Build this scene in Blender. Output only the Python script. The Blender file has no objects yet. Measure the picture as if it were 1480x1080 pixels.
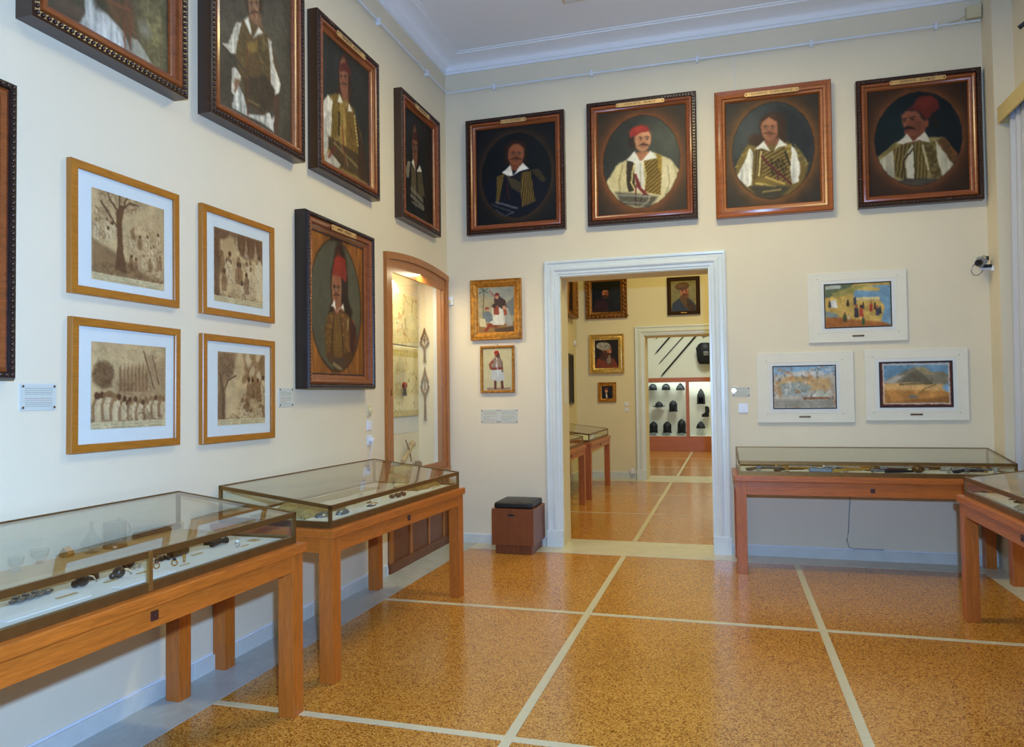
import bpy, bmesh, math, random
import numpy as np
from mathutils import Vector, Matrix
random.seed(7)
PI = math.pi
SC = bpy.context.scene
COL = SC.collection

# ------------------------------------------------------------------ helpers
def tag(o, label=None, cat=None, group=None, kind=None):
    if label: o['label'] = label
    if cat: o['category'] = cat
    if group: o['group'] = group
    if kind: o['kind'] = kind
    return o

def thing(name, label, cat, loc=(0, 0, 0), rz=0.0, group=None):
    o = bpy.data.objects.new(name, None)
    o.empty_display_size = .1
    COL.objects.link(o)
    o.location = loc
    o.rotation_euler = (0, 0, rz)
    return tag(o, label, cat, group)

def copy_tree(o, parent=None):
    c = o.copy()
    COL.objects.link(c)
    if parent is not None:
        c.parent = parent
    for ch in list(o.children):
        copy_tree(ch, c)
    return c

class MB:
    """collects shapes and links them as ONE mesh object"""
    def __init__(self):
        self.bm = bmesh.new()
    def box(self, x0, y0, z0, x1, y1, z1, b=0.0, mat=None):
        bm = bmesh.new()
        bmesh.ops.create_cube(bm, size=1.0)
        s = (abs(x1 - x0), abs(y1 - y0), abs(z1 - z0)); c = ((x0 + x1) / 2, (y0 + y1) / 2, (z0 + z1) / 2)
        for v in bm.verts:
            v.co = Vector((v.co.x * s[0] + c[0], v.co.y * s[1] + c[1], v.co.z * s[2] + c[2]))
        if b > 0:
            bmesh.ops.bevel(bm, geom=list(bm.edges), offset=min(b, min(s) * .45), segments=2, profile=.6, affect='EDGES')
        return self.join(bm, mat)
    def join(self, bm, mat=None):
        if mat is not None:
            bm.transform(mat)
        me = bpy.data.meshes.new('tmp'); bm.to_mesh(me); bm.free()
        self.bm.from_mesh(me); bpy.data.meshes.remove(me)
        return self
    def raw(self, verts, faces):
        vs = [self.bm.verts.new(Vector(v)) for v in verts]
        for f in faces:
            try: self.bm.faces.new([vs[i] for i in f])
            except ValueError: pass
        return self
    def sphere(self, c, r, seg=12, rings=8, sc=(1, 1, 1), rot=None):
        bm = bmesh.new()
        bmesh.ops.create_uvsphere(bm, u_segments=seg, v_segments=rings, radius=r)
        m = Matrix.Translation(Vector(c)) @ (rot.to_4x4() if rot is not None else Matrix.Identity(4)) @ Matrix.Diagonal((*sc, 1))
        return self.join(bm, m)
    def lathe(self, prof, c=(0, 0, 0), seg=20, a0=0.0, a1=2 * PI, sc=(1, 1), rot=None, cap=True):
        """prof: [(radius, z)]"""
        full = abs(a1 - a0 - 2 * PI) < 1e-6
        n = seg if full else seg + 1
        V = []; F = []
        for (r, z) in prof:
            for k in range(n):
                a = a0 + (a1 - a0) * k / seg
                V.append(Vector((r * math.cos(a) * sc[0], r * math.sin(a) * sc[1], z)))
        m = len(prof)
        for i in range(m - 1):
            for k in range(seg):
                k2 = (k + 1) % n
                F.append((i * n + k, i * n + k2, (i + 1) * n + k2, (i + 1) * n + k))
        if cap and full:
            if prof[0][0] > 1e-5: F.append(tuple(reversed(range(n))))
            if prof[-1][0] > 1e-5: F.append(tuple((m - 1) * n + k for k in range(n)))
        M = Matrix.Translation(Vector(c)) @ (rot.to_4x4() if rot is not None else Matrix.Identity(4))
        self.raw([M @ v for v in V], F)
        return self
    def tube(self, pts, r, seg=8, closed=False):
        pts = [Vector(p) for p in pts]; n = len(pts)
        rs = r if isinstance(r, (list, tuple)) else [r] * n
        V = []; F = []
        up = Vector((0, 0, 1))
        for i, p in enumerate(pts):
            if closed: t = pts[(i + 1) % n] - pts[i - 1]
            else: t = pts[min(i + 1, n - 1)] - pts[max(i - 1, 0)]
            t.normalize()
            a = t.cross(up)
            if a.length < 1e-3: a = t.cross(Vector((1, 0, 0)))
            a.normalize(); b = t.cross(a).normalized()
            for k in range(seg):
                an = 2 * PI * k / seg
                V.append(p + (a * math.cos(an) + b * math.sin(an)) * rs[i])
        for i in range(n if closed else n - 1):
            j = (i + 1) % n
            for k in range(seg):
                k2 = (k + 1) % seg
                F.append((i * seg + k, j * seg + k, j * seg + k2, i * seg + k2))
        if not closed:
            F.append(tuple(reversed(range(seg)))); F.append(tuple((n - 1) * seg + k for k in range(seg)))
        return self.raw(V, F)
    def prism(self, poly, d0, d1, axis='y', b=0.0):
        """poly: 2D outline (x, z) pushed along y from d0 to d1 (axis y), or (x, y) along z (axis z), or (y, z) along x"""
        def P(a, c, d):
            return {'y': (a, d, c), 'z': (a, c, d), 'x': (d, a, c)}[axis]
        n = len(poly)
        bm = bmesh.new()
        v0 = [bm.verts.new(P(a, c, d0)) for a, c in poly]; v1 = [bm.verts.new(P(a, c, d1)) for a, c in poly]
        bm.faces.new(v0); bm.faces.new(list(reversed(v1)))
        for i in range(n):
            j = (i + 1) % n
            bm.faces.new([v0[j], v0[i], v1[i], v1[j]])
        bmesh.ops.recalc_face_normals(bm, faces=list(bm.faces))
        if b > 0:
            bmesh.ops.bevel(bm, geom=list(bm.edges), offset=b, segments=2, profile=.6, affect='EDGES')
        return self.join(bm)
    def ring(self, w, h, prof, cz=0.0, cx=0.0):
        """rectangular mitred frame in the xz plane; prof [(inset, front)] with front measured towards -y, closed loop"""
        V = []; F = []; m = len(prof)
        for (ins, fr) in prof:
            x = w / 2 - ins; z = h / 2 - ins
            for sx, sz in ((-1, -1), (1, -1), (1, 1), (-1, 1)):
                V.append((cx + sx * x, -fr, cz + sz * z))
        for i in range(m):
            j = (i + 1) % m
            for k in range(4):
                k2 = (k + 1) % 4
                F.append((i * 4 + k, i * 4 + k2, j * 4 + k2, j * 4 + k))
        return self.raw(V, F)
    def build(self, name, mat, parent=None, smooth=None, loc=None):
        bmesh.ops.recalc_face_normals(self.bm, faces=list(self.bm.faces))
        me = bpy.data.meshes.new(name)
        self.bm.to_mesh(me); self.bm.free()
        if smooth is not None:
            me.shade_smooth()
            me.set_sharp_from_angle(angle=math.radians(smooth))
        o = bpy.data.objects.new(name, me)
        COL.objects.link(o)
        if mat is not None: me.materials.append(mat)
        if parent is not None: o.parent = parent
        if loc is not None: o.location = loc
        return o

def struct(name, mb, mat, smooth=None):
    return tag(mb.build(name, mat, None, smooth), kind='structure')

# ------------------------------------------------------------------ materials
def s2l(c):
    c = np.asarray(c, float) / 255.0
    return np.where(c <= .04045, c / 12.92, ((c + .055) / 1.055) ** 2.4)
def rgb(*c):
    return (*[float(x) for x in s2l(c)], 1.0)

class NT:
    def __init__(self, name):
        self.m = bpy.data.materials.new(name); self.m.use_nodes = True
        self.t = self.m.node_tree; self.b = self.t.nodes['Principled BSDF']
    def n(self, typ, **kw):
        nd = self.t.nodes.new(typ)
        for k, v in kw.items():
            if k.startswith('i_'): nd.inputs[k[2:].replace('_', ' ')].default_value = v
            else: setattr(nd, k, v)
        return nd
    def l(self, a, b): self.t.links.new(a, b)
    def set(self, **kw):
        for k, v in kw.items(): self.b.inputs[k.replace('_', ' ')].default_value = v
        return self
    def coord(self, kind='Object', scale=(1, 1, 1)):
        tc = self.n('ShaderNodeTexCoord'); mp = self.n('ShaderNodeMapping')
        self.l(tc.outputs[kind], mp.inputs['Vector']); mp.inputs['Scale'].default_value = scale
        return mp.outputs['Vector']
    def noise(self, vec, scale, detail=4, rough=.5, dist=0.0):
        nz = self.n('ShaderNodeTexNoise'); self.l(vec, nz.inputs['Vector'])
        nz.inputs['Scale'].default_value = scale; nz.inputs['Detail'].default_value = detail
        nz.inputs['Roughness'].default_value = rough; nz.inputs['Distortion'].default_value = dist
        return nz.outputs['Fac']
    def ramp(self, fac, stops):
        r = self.n('ShaderNodeValToRGB'); self.l(fac, r.inputs['Fac']); e = r.color_ramp.elements
        while len(e) > 1: e.remove(e[-1])
        e[0].position = stops[0][0]; e[0].color = stops[0][1]
        for p, c in stops[1:]:
            k = e.new(p); k.color = c
        return r.outputs['Color']
    def bump(self, fac, strength=.2, dist=.005):
        bp = self.n('ShaderNodeBump'); self.l(fac, bp.inputs['Height'])
        bp.inputs['Strength'].default_value = strength; bp.inputs['Distance'].default_value = dist
        self.l(bp.outputs['Normal'], self.b.inputs['Normal'])
    def col(self, out): self.l(out, self.b.inputs['Base Color'])
    def mixc(self, fac, a, b, blend='MIX'):
        mx = self.n('ShaderNodeMix', data_type='RGBA', blend_type=blend)
        if hasattr(fac, 'links'): self.l(fac, mx.inputs[0])
        else: mx.inputs[0].default_value = fac
        for s, i in ((a, 6), (b, 7)):
            if hasattr(s, 'links'): self.l(s, mx.inputs[i])
            else: mx.inputs[i].default_value = s
        return mx.outputs[2]

def dark(c, k): return (c[0] * k, c[1] * k, c[2] * k, 1)

def m_plain(name, c, rough=.5, metal=0.0, var=.12, scale=12, bump=0.0, spec=.5, coat=0.0):
    m = NT(name); v = m.coord(); f = m.noise(v, scale, 4)
    m.col(m.ramp(f, [(.3, dark(c, 1 - var)), (.7, dark(c, 1 + var))]))
    m.set(Roughness=rough, Metallic=metal); m.b.inputs['Specular IOR Level'].default_value = spec
    m.b.inputs['Coat Weight'].default_value = coat
    if bump: m.bump(m.noise(v, scale * 8, 3), bump, .003)
    return m.m

def m_wood(name, c, axis='x', rough=.35, var=.28, grain=1.0, coat=.15):
    m = NT(name); s = {'x': (1.2, 22, 22), 'y': (22, 1.2, 22), 'z': (22, 22, 1.2)}[axis]
    v = m.coord('Object', tuple(k * grain for k in s))
    f = m.noise(v, 2.2, 6, .62, .8)
    s2 = {'x': (4, 120, 120), 'y': (120, 4, 120), 'z': (120, 120, 4)}[axis]
    f2 = m.noise(m.coord('Object', s2), 3, 3)
    a = m.ramp(f, [(.25, dark(c, 1 - var)), (.5, c), (.78, dark(c, 1 + var * .7))])
    p = m.ramp(f2, [(.35, (.72, .68, .62, 1)), (.55, (1, 1, 1, 1))])
    m.col(m.mixc(1.0, a, p, 'MULTIPLY'))
    m.set(Roughness=rough); m.b.inputs['Coat Weight'].default_value = coat; m.b.inputs['Coat Roughness'].default_value = .25
    m.bump(f2, .12, .002)
    return m.m

def m_wall(name, c, var=.03):
    m = NT(name); v = m.coord('Object')
    f = m.noise(v, 1.3, 5, .6); f2 = m.noise(v, 70, 4, .7)
    m.col(m.ramp(f, [(.3, dark(c, 1 - var)), (.7, dark(c, 1 + var))]))
    m.set(Roughness=.72); m.b.inputs['Specular IOR Level'].default_value = .25
    m.bump(f2, .10, .004)
    return m.m

def m_marble(name, c, rough=.3, sc=1.0, var=.14):
    m = NT(name); v = m.coord('Object', (1, 1, 1)); f = m.noise(v, 5 * sc, 7, .65, 1.6)
    m.col(m.ramp(f, [(.25, dark(c, 1 - var)), (.5, c), (.75, dark(c, 1 + var))]))
    m.set(Roughness=rough)
    return m.m

def m_terrazzo(name):
    m = NT(name); v = m.coord('Object')
    vo = m.n('ShaderNodeTexVoronoi', feature='F1'); m.l(v, vo.inputs['Vector']); vo.inputs['Scale'].default_value = 165
    w = m.n('ShaderNodeSeparateColor'); m.l(vo.outputs['Color'], w.inputs[0])
    big = m.noise(v, 1.1, 4)
    a = m.ramp(w.outputs[0], [(0.0, rgb(118, 68, 20)), (.17, rgb(160, 100, 34)), (.36, rgb(206, 142, 54)), (.62, rgb(218, 158, 66)), (.86, rgb(230, 178, 92)), (1.0, rgb(190, 120, 38))])
    d = m.ramp(vo.outputs['Distance'], [(.25, (1, 1, 1, 1)), (.75, (.72, .64, .55, 1))])
    a = m.mixc(1.0, a, d, 'MULTIPLY')
    a = m.mixc(1.0, a, m.ramp(big, [(.3, (.90, .88, .86, 1)), (.7, (1.04, 1.03, 1.0, 1))]), 'MULTIPLY')
    m.col(a)
    m.set(Roughness=.19); m.b.inputs['Specular IOR Level'].default_value = .62
    return m.m

def m_glass(name, tint=(1, 1, 1, 1), rough=0.0, ior=1.5, k=1.0):
    m = NT(name); t = m.t
    for nd in list(t.nodes):
        if nd.type != 'OUTPUT_MATERIAL': t.nodes.remove(nd)
    out = [nd for nd in t.nodes if nd.type == 'OUTPUT_MATERIAL'][0]
    tr = m.n('ShaderNodeBsdfTransparent'); gl = m.n('ShaderNodeBsdfGlossy'); mx = m.n('ShaderNodeMixShader'); fr = m.n('ShaderNodeFresnel')
    tr.inputs['Color'].default_value = tint; gl.inputs['Roughness'].default_value = rough
    fr.inputs['IOR'].default_value = ior
    if k != 1.0:
        mu = m.n('ShaderNodeMath', operation='MULTIPLY'); m.l(fr.outputs[0], mu.inputs[0]); mu.inputs[1].default_value = k; f = mu.outputs[0]
    else: f = fr.outputs[0]
    ge = m.n('ShaderNodeNewGeometry'); inv = m.n('ShaderNodeMath', operation='SUBTRACT'); inv.inputs[0].default_value = 1.0; m.l(ge.outputs['Backfacing'], inv.inputs[1])
    mb = m.n('ShaderNodeMath', operation='MULTIPLY'); m.l(f, mb.inputs[0]); m.l(inv.outputs[0], mb.inputs[1]); f = mb.outputs[0]
    m.l(f, mx.inputs[0]); m.l(tr.outputs[0], mx.inputs[1]); m.l(gl.outputs[0], mx.inputs[2]); m.l(mx.outputs[0], out.inputs[0])
    return m.m

def m_emit(name, c, s):
    m = NT(name); f = m.noise(m.coord(), 3, 2)
    m.col(m.ramp(f, [(0, dark(c, .97)), (1, c)]))
    m.b.inputs['Emission Color'].default_value = c; m.b.inputs['Emission Strength'].default_value = s
    return m.m

def m_paint(name='oil_paint', rough=.42, spec=.4, bump=.25):
    m = NT(name); at = m.n('ShaderNodeAttribute'); at.attribute_name = 'paint'
    m.col(at.outputs['Color']); m.set(Roughness=rough); m.b.inputs['Specular IOR Level'].default_value = spec
    if bump: m.bump(m.noise(m.coord('Object'), 180, 3, .7), bump, .001)
    return m.m

def m_curtain(name, c):
    m = NT(name); v = m.coord('Object', (1, 1, .2)); f = m.noise(v, 30, 3)
    m.col(m.ramp(f, [(.3, dark(c, .94)), (.7, c)])); m.set(Roughness=.9)
    out = [nd for nd in m.t.nodes if nd.type == 'OUTPUT_MATERIAL'][0]
    tl = m.n('ShaderNodeBsdfTranslucent'); tl.inputs[0].default_value = c
    mx = m.n('ShaderNodeMixShader'); mx.inputs[0].default_value = .3
    m.l(m.b.outputs[0], mx.inputs[1]); m.l(tl.outputs[0], mx.inputs[2]); m.l(mx.outputs[0], out.inputs[0])
    return m.m

WALL = m_wall('wall_plaster', rgb(228, 215, 186))
WALL2 = m_wall('cream_plaster', rgb(228, 216, 180))
WHITE = m_wall('white_plaster', rgb(238, 240, 240), .012)
TRIMW = m_plain('white_gloss_paint', rgb(220, 228, 226), .28, 0, .03, 6)
TERR = m_terrazzo('terrazzo')
MARB = m_marble('cream_marble', rgb(205, 198, 172), .3)
MARBG = m_marble('grey_marble', rgb(176, 180, 172), .35, .8, .2)
BASEM = m_marble('pale_skirting_marble', rgb(206, 208, 200), .35, .8, .10)
STRIP = m_marble('pale_strip', rgb(204, 194, 158), .3, 2, .06)
OAKX = m_wood('oak_x', rgb(186, 101, 31), 'x'); OAKZ = m_wood('oak_z', rgb(186, 101, 31), 'z'); OAKY = m_wood('oak_y', rgb(186, 101, 31), 'y')
CABX = m_wood('cabinet_oak_x', rgb(172, 106, 44), 'x'); CABZ = m_wood('cabinet_oak_z', rgb(172, 106, 44), 'z')
WALN = m_wood('walnut_z', rgb(126, 68, 30), 'z', .4); DARKWZ = m_wood('panel_brown_z', rgb(120, 68, 34), 'z', .4)
FR_DARK = m_wood('frame_dark', rgb(54, 28, 18), 'x', .32, .25, .6, .3)
FR_MIDX = m_wood('frame_red_x', rgb(138, 72, 32), 'x', .25, .3, .6, .5)
FR_BLACK = m_plain('frame_black', rgb(34, 24, 20), .35, 0, .2)
FR_LIT = m_wood('frame_honey', rgb(158, 86, 36), 'x', .25, .3, .6, .5)
GOLDF = m_wood('gilt_wood', rgb(174, 109, 27), 'x', .32, .12, .6, .2)
GILT = m_plain('old_gilt', rgb(176, 120, 44), .35, .55, .4, 30, .5)
GILTP = m_plain('pale_gilt', rgb(206, 170, 96), .35, .5, .25, 20, .3)
BRASS = m_plain('brown_brass', rgb(128, 96, 52), .34, .75, .1, 20)
BRASSL = m_plain('bright_brass', rgb(176, 140, 78), .3, .85, .08, 20)
PLATE = m_plain('name_plate_brass', rgb(206, 164, 104), .38, .3, .08, 40)
INK = m_plain('ink', rgb(22, 16, 14), .6)
PAPER = m_plain('paper', rgb(222, 222, 216), .8, 0, .02)
BOARD = m_plain('display_board', rgb(214, 214, 206), .8, 0, .03)
TAN = m_plain('tan_card', rgb(176, 150, 100), .8, 0, .08)
MATB = m_plain('mount_board', rgb(224, 226, 220), .85, 0, .015)
CREAM = m_plain('cream_mount', rgb(230, 224, 204), .8, 0, .015)
CASEGL = m_glass('case_glass', (.97, .985, .97, 1), 0.0, 1.5, 1.6)
PICGL = m_glass('picture_glass', (.97, .98, .98, 1), 0.0, 1.5, .55)
CLEAR = m_glass('clear_vessel', (.93, .95, .96, 1), .02, 1.5, 1.6)
IRON = m_plain('dark_iron', rgb(34, 38, 42), .5, .5, .3, 30)
STEEL = m_plain('worn_steel', rgb(128, 132, 138), .35, .8, .25, 40)
SILV = m_plain('silver', rgb(196, 198, 202), .25, .9, .12, 50)
GOLD = m_plain('gold', rgb(196, 148, 66), .3, .85, .15, 50)
BRONZE = m_plain('bronze', rgb(104, 74, 40), .4, .6, .3, 40)
RED = m_plain('red_thread', rgb(150, 40, 30), .8, 0, .2)
BROWNC = m_plain('brown_bead', rgb(92, 44, 26), .4, 0, .3, 60)
OLIVE = m_plain('olive_cloth', rgb(150, 134, 84), .9, 0, .25, 60, .5)
DARKO = m_plain('dark_orb', rgb(60, 52, 46), .35, .3, .3, 60)
LEATH = m_plain('black_leather', rgb(22, 21, 20), .4, 0, .15, 40, .3)
PLAST = m_plain('white_plastic', rgb(226, 228, 232), .4, 0, .02)
IVORY = m_plain('ivory_plastic', rgb(214, 202, 160), .45, 0, .03)
BLACKP = m_plain('black_plastic', rgb(22, 22, 26), .3, 0, .1)
GREYP = m_plain('grey_plastic', rgb(150, 150, 146), .5, 0, .06)
NICHE = m_wall('niche_cream', rgb(232, 222, 194), .02)
LINEN = m_plain('cream_linen', rgb(228, 218, 186), .9, 0, .05, 30, .3)
CURT = m_curtain('sheer_white', rgb(228, 230, 236))
PELM = m_plain('pelmet_cloth', rgb(214, 190, 128), .8, 0, .04, 20)
OILP = m_paint('oil_paint', .5, .22, .25)
PRINT = m_paint('printed_paper', .8, .2, 0)
TILEW = m_wood('reddish_wood_x', rgb(184, 104, 58), 'x', .35)
HELMW = m_wall('case_lining', rgb(226, 230, 214), .02)
IRONW = m_plain('pale_rust_iron', rgb(136, 104, 70), .55, .4, .2, 50)
# ------------------------------------------------------------------ setting
CEIL = 4.97; XR = 4.92; YF = -9.6
struct('floor', MB().box(-.6, YF - .2, -.12, 6.2, 12.9, 0.0), TERR)
T = .0025
b = MB()
b.box(0, YF, -.01, .315, 0, T)                                    # marble border
struct('trim_1', b, MARBG)
struct('trim_2', MB().box(.315, -.29, -.01, 4.735, 0, T).box(1.0, -.001, -.01, 2.9, .38, T), MARB)
struct('trim_3', MB().box(4.735, YF, -.01, 5.05, 0, T), MARB)
b = MB()
for x in (1.825, 3.311): b.box(x - .023, YF, -.01, x + .023, -.29, T * 1.2)
for y in (-2.12, -4.0, -5.87, -7.74): b.box(.315, y - .022, -.01, 4.735, y + .022, T)
b.box(1.84 - .023, .40, -.01, 1.84 + .023, 5.45, T * 1.2)
b.box(1.88 - .023, 6.35, -.01, 1.88 + .023, 11.85, T * 1.2)
for y in (2.10, 3.83): b.box(.45, y - .012, -.01, 4.7, y + .012, T)
for y in (7.95, 9.9): b.box(.45, y - .014, -.01, 4.7, y + .014, T)
struct('trim_4', b, STRIP)
b = MB()
b.box(.19, 5.45, -.01, 5.0, 5.77, T).box(1.3, 5.76, -.01, 3.0, 6.36, T).box(.19, .40, -.01, .45, 5.46, T)
struct('trim_5', b, MARB)

# left wall with the niche opening
NY0, NY1, NZ1, ND = -1.40, -.10, 2.70, .27
b = MB()
b.box(-.45, YF, 0, 0, NY0, CEIL).box(-.45, NY1, 0, 0, .0, CEIL).box(-.45, NY0, NZ1, 0, NY1, CEIL)
b.box(-.45, NY0, 0, -ND - .0, NY1, NZ1)
struct('wall_left', b, WALL)
struct('wall_back', MB().box(-.45, 0, 0, 1.20, .31, CEIL).box(2.62, 0, 0, 5.5, .31, CEIL).box(1.20, 0, 2.66, 2.62, .31, CEIL), WALL)
struct('wall_front', MB().box(-.45, YF - .2, 0, 5.5, YF, CEIL), WALL)
# right wall: pier, shallow recess, window
b = MB()
b.box(XR, -.25, 0, 5.5, 0, CEIL)
b.box(XR + .15, -2.6, 3.6, 5.5, -.25, CEIL).box(XR + .15, -2.6, 0, 5.5, -.25, .12)
b.box(XR + .15, -.55, .1, 5.5, -.25, 3.62).box(XR + .15, -2.6, .1, 5.5, -2.3, 3.62)
b.box(XR, YF, 0, 5.5, -2.6, CEIL)
struct('wall_right', b, WALL)
b = MB()
wy0, wy1, wx = -2.3, -.55, 5.28
b.box(wx - .03, wy0, .12, wx + .03, wy0 + .09, 3.6).box(wx - .03, wy1 - .09, .12, wx + .03, wy1, 3.6)
b.box(wx - .03, wy0, .12, wx + .03, wy1, .24).box(wx - .03, wy0, 3.48, wx + .03, wy1, 3.6)
b.box(wx - .03, (wy0 + wy1) / 2 - .05, .12, wx + .03, (wy0 + wy1) / 2 + .05, 3.6).box(wx - .03, wy0, 2.5, wx + .03, wy1, 2.58)
w = struct('window_1', b, TRIMW)
MB().box(wx - .004, wy0 + .02, .14, wx + .004, wy1 - .02, 3.58).build('pane', PICGL, w)
struct('ceiling', MB().box(-.6, YF - .2, CEIL, 5.6, 12.9, CEIL + .12), WHITE)

# cornice: cove profile swept along the four upper edges of the room
def cornice(name, x0, y0, x1, y1, zb, mat):
    prof = [(0, 0), (.018, 0), (.018, .025), (.03, .03), (.034, .045)]
    for k in range(9):
        a = PI / 2 * k / 8
        prof.append((.034 + .17 * (1 - math.cos(a)), .045 + .065 * math.sin(a)))
    prof += [(.208, .112), (.208, .122), (.232, .122), (.232, .131), (.0, .131)]
    V = []; F = []
    for (o, z) in prof:
        V += [(x0 + o, y0 + o, zb + z), (x1 - o, y0 + o, zb + z), (x1 - o, y1 - o, zb + z), (x0 + o, y1 - o, zb + z)]
    for i in range(len(prof) - 1):
        for k in range(4):
            k2 = (k + 1) % 4
            F.append((i * 4 + k, i * 4 + k2, (i + 1) * 4 + k2, (i + 1) * 4 + k))
    return struct(name, MB().raw(V, F), mat, 35)
cornice('trim_6', 0, YF, XR, 0, CEIL - .131, WHITE)

# baseboards: marble slips with a thin cable channel on top
def baseboard(name, x0, y0, x1, y1, nx, ny, h=.085):
    b = MB(); t = .022
    L = math.hypot(x1 - x0, y1 - y0); n = max(1, int(L / 1.1)); ux, uy = (x1 - x0) / L, (y1 - y0) / L
    for k in range(n):
        a0 = L * k / n + .0015; a1 = L * (k + 1) / n - .0015
        xs = sorted((x0 + ux * a0, x0 + ux * a1 + nx * t)) if abs(ux) > .5 else sorted((x0, x0 + nx * t))
        ys = sorted((y0 + uy * a0, y0 + uy * a1)) if abs(uy) > .5 else sorted((y0, y0 + ny * t))
        if abs(ux) > .5: xs = sorted((x0 + ux * a0, x0 + ux * a1))
        b.box(xs[0], ys[0], 0, xs[1], ys[1], h, .003)
    o = struct(name, b, BASEM)
    c = MB()
    if abs(ux) > .5: c.box(min(x0, x1), min(y0, y0 + ny * .008), h, max(x0, x1), max(y0, y0 + ny * .008), h + .009)
    else: c.box(min(x0, x0 + nx * .008), min(y0, y1), h, max(x0, x0 + nx * .008), max(y0, y1), h + .009)
    c.build('cable_channel', PLAST, o)
    return o
baseboard('baseboard_left', 0, YF, 0, -1.47, 1, 0)
baseboard('baseboard_back', 0, 0, 1.03, 0, 0, -1)
baseboard('baseboard_right', 2.74, 0, XR, 0, 0, -1, .09)
baseboard('baseboard_far', .19, 5.77, 1.22, 5.77, 0, -1, .12)
baseboard('baseboard_side', .19, .42, .19, 5.75, 1, 0, .12)

# door casings: stepped profile on three sides, plinth blocks at the foot
def casing(name, x0, x1, zt, w, y, d, mat, out=-1):
    prof = [(0, 0), (0, .45), (.12, .45), (.14, .62), (.30, .66), (.34, .86), (.42, 1.0), (.56, .92), (.62, .74), (.80, .70), (.84, .95), (.93, 1.0), (1.0, .9), (1.0, 0)]
    V = []; F = []
    for (a, t) in prof:
        o = a * w; yy = y + out * t * d
        V += [(x0 - o, yy, 0), (x0 - o, yy, zt + o), (x1 + o, yy, zt + o), (x1 + o, yy, 0)]
    m = len(prof)
    for i in range(m):
        j = (i + 1) % m
        for k in range(3):
            F.append((i * 4 + k, i * 4 + k + 1, j * 4 + k + 1, j * 4 + k))
    b = MB().raw(V, F)
    o = struct(name, b, mat)
    p = MB()
    for xa, xb in ((x0 - w - .006, x0 + .002), (x1 - .002, x1 + w + .006)):
        p.box(xa, min(y, y + out * d * 1.15), 0, xb, max(y, y + out * d * 1.15), .165, .003)
    p.build('plinth_block', mat, o)
    return o
casing('door_1', 1.20, 2.62, 2.66, .155, 0, .045, TRIMW)
casing('door_2', 1.40, 2.85, 2.49, .16, 5.77, .045, TRIMW)
# door linings (painted boards facing the thickness of the wall)
struct('trim_7', MB().box(1.196, .002, 0, 1.204, .31, 2.66).box(2.616, .002, 0, 2.624, .31, 2.66).box(1.20, .002, 2.652, 2.62, .31, 2.664), WALL2)
struct('trim_8', MB().box(1.396, 5.772, 0, 1.412, 6.19, 2.49).box(2.838, 5.772, 0, 2.854, 6.19, 2.49).box(1.40, 5.772, 2.476, 2.85, 6.19, 2.494), WALL2)

# rooms beyond the doorway
b = MB().box(-.3, .31, 0, .19, 5.77, CEIL).box(5.0, .31, 0, 5.4, 5.77, CEIL)
struct('wall_side', b, WALL2)
struct('wall_far', MB().box(-.3, 5.77, 0, 1.40, 6.19, CEIL).box(2.85, 5.77, 0, 5.4, 6.19, CEIL).box(1.40, 5.77, 2.49, 2.85, 6.19, CEIL), WALL2)
struct('wall_end', MB().box(-.3, 12.55, 0, 5.4, 12.75, CEIL).box(-.3, 6.19, 0, -.1, 12.6, CEIL).box(5.2, 6.19, 0, 5.4, 12.6, CEIL), HELMW)

# picture rail rods with clips
def rail(name, p0, p1, n, nx, ny, label):
    t = thing(name, label, 'rail', (0, 0, 0))
    MB().tube([p0, p1], .009, 8).build('rod', PLAST, t, 40)
    for k in n:
        x = p0[0] + (p1[0] - p0[0]) * k; y = p0[1] + (p1[1] - p0[1]) * k; z = p0[2]
        xs = sorted((x - nx * .03, x + nx * .012)) if nx else (x - .012, x + .012)
        ys = sorted((y - ny * .03, y + ny * .012)) if ny else (y - .012, y + .012)
        MB().box(xs[0], ys[0], z - .03, xs[1], ys[1], z + .03, .003).build('clip', PLAST, t)
    return t
Lr = 9.5
rail('picture_rail', (.026, YF + .05, 4.645), (.026, -.03, 4.645), [(-YF - .05 + y) / (-YF - .08) for y in (-8.1, -6.8, -5.5, -4.2, -2.85, -1.57, -.53)], 1, 0, 'cream picture rail along the wall with the gold framed drawings')
rail('picture_rail', (.03, -.026, 4.645), (4.98 - .075, -.026, 4.645), [x / 4.9 for x in (.52, 1.53, 2.54, 3.55, 4.56)], 0, -1, 'cream picture rail along the doorway wall above four oval portraits')
# ------------------------------------------------------------------ painter: colours laid on a canvas grid
def homog(src, A):
    dst = [(0, 0), (1, 0), (1, A), (0, A)]
    M = []; r = []
    for (x, y), (u, v) in zip(src, dst):
        M.append([x, y, 1, 0, 0, 0, -u * x, -u * y]); r.append(u)
        M.append([0, 0, 0, x, y, 1, -v * x, -v * y]); r.append(v)
    h = np.linalg.solve(np.array(M, float), np.array(r, float))
    return np.append(h, 1).reshape(3, 3)

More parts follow.
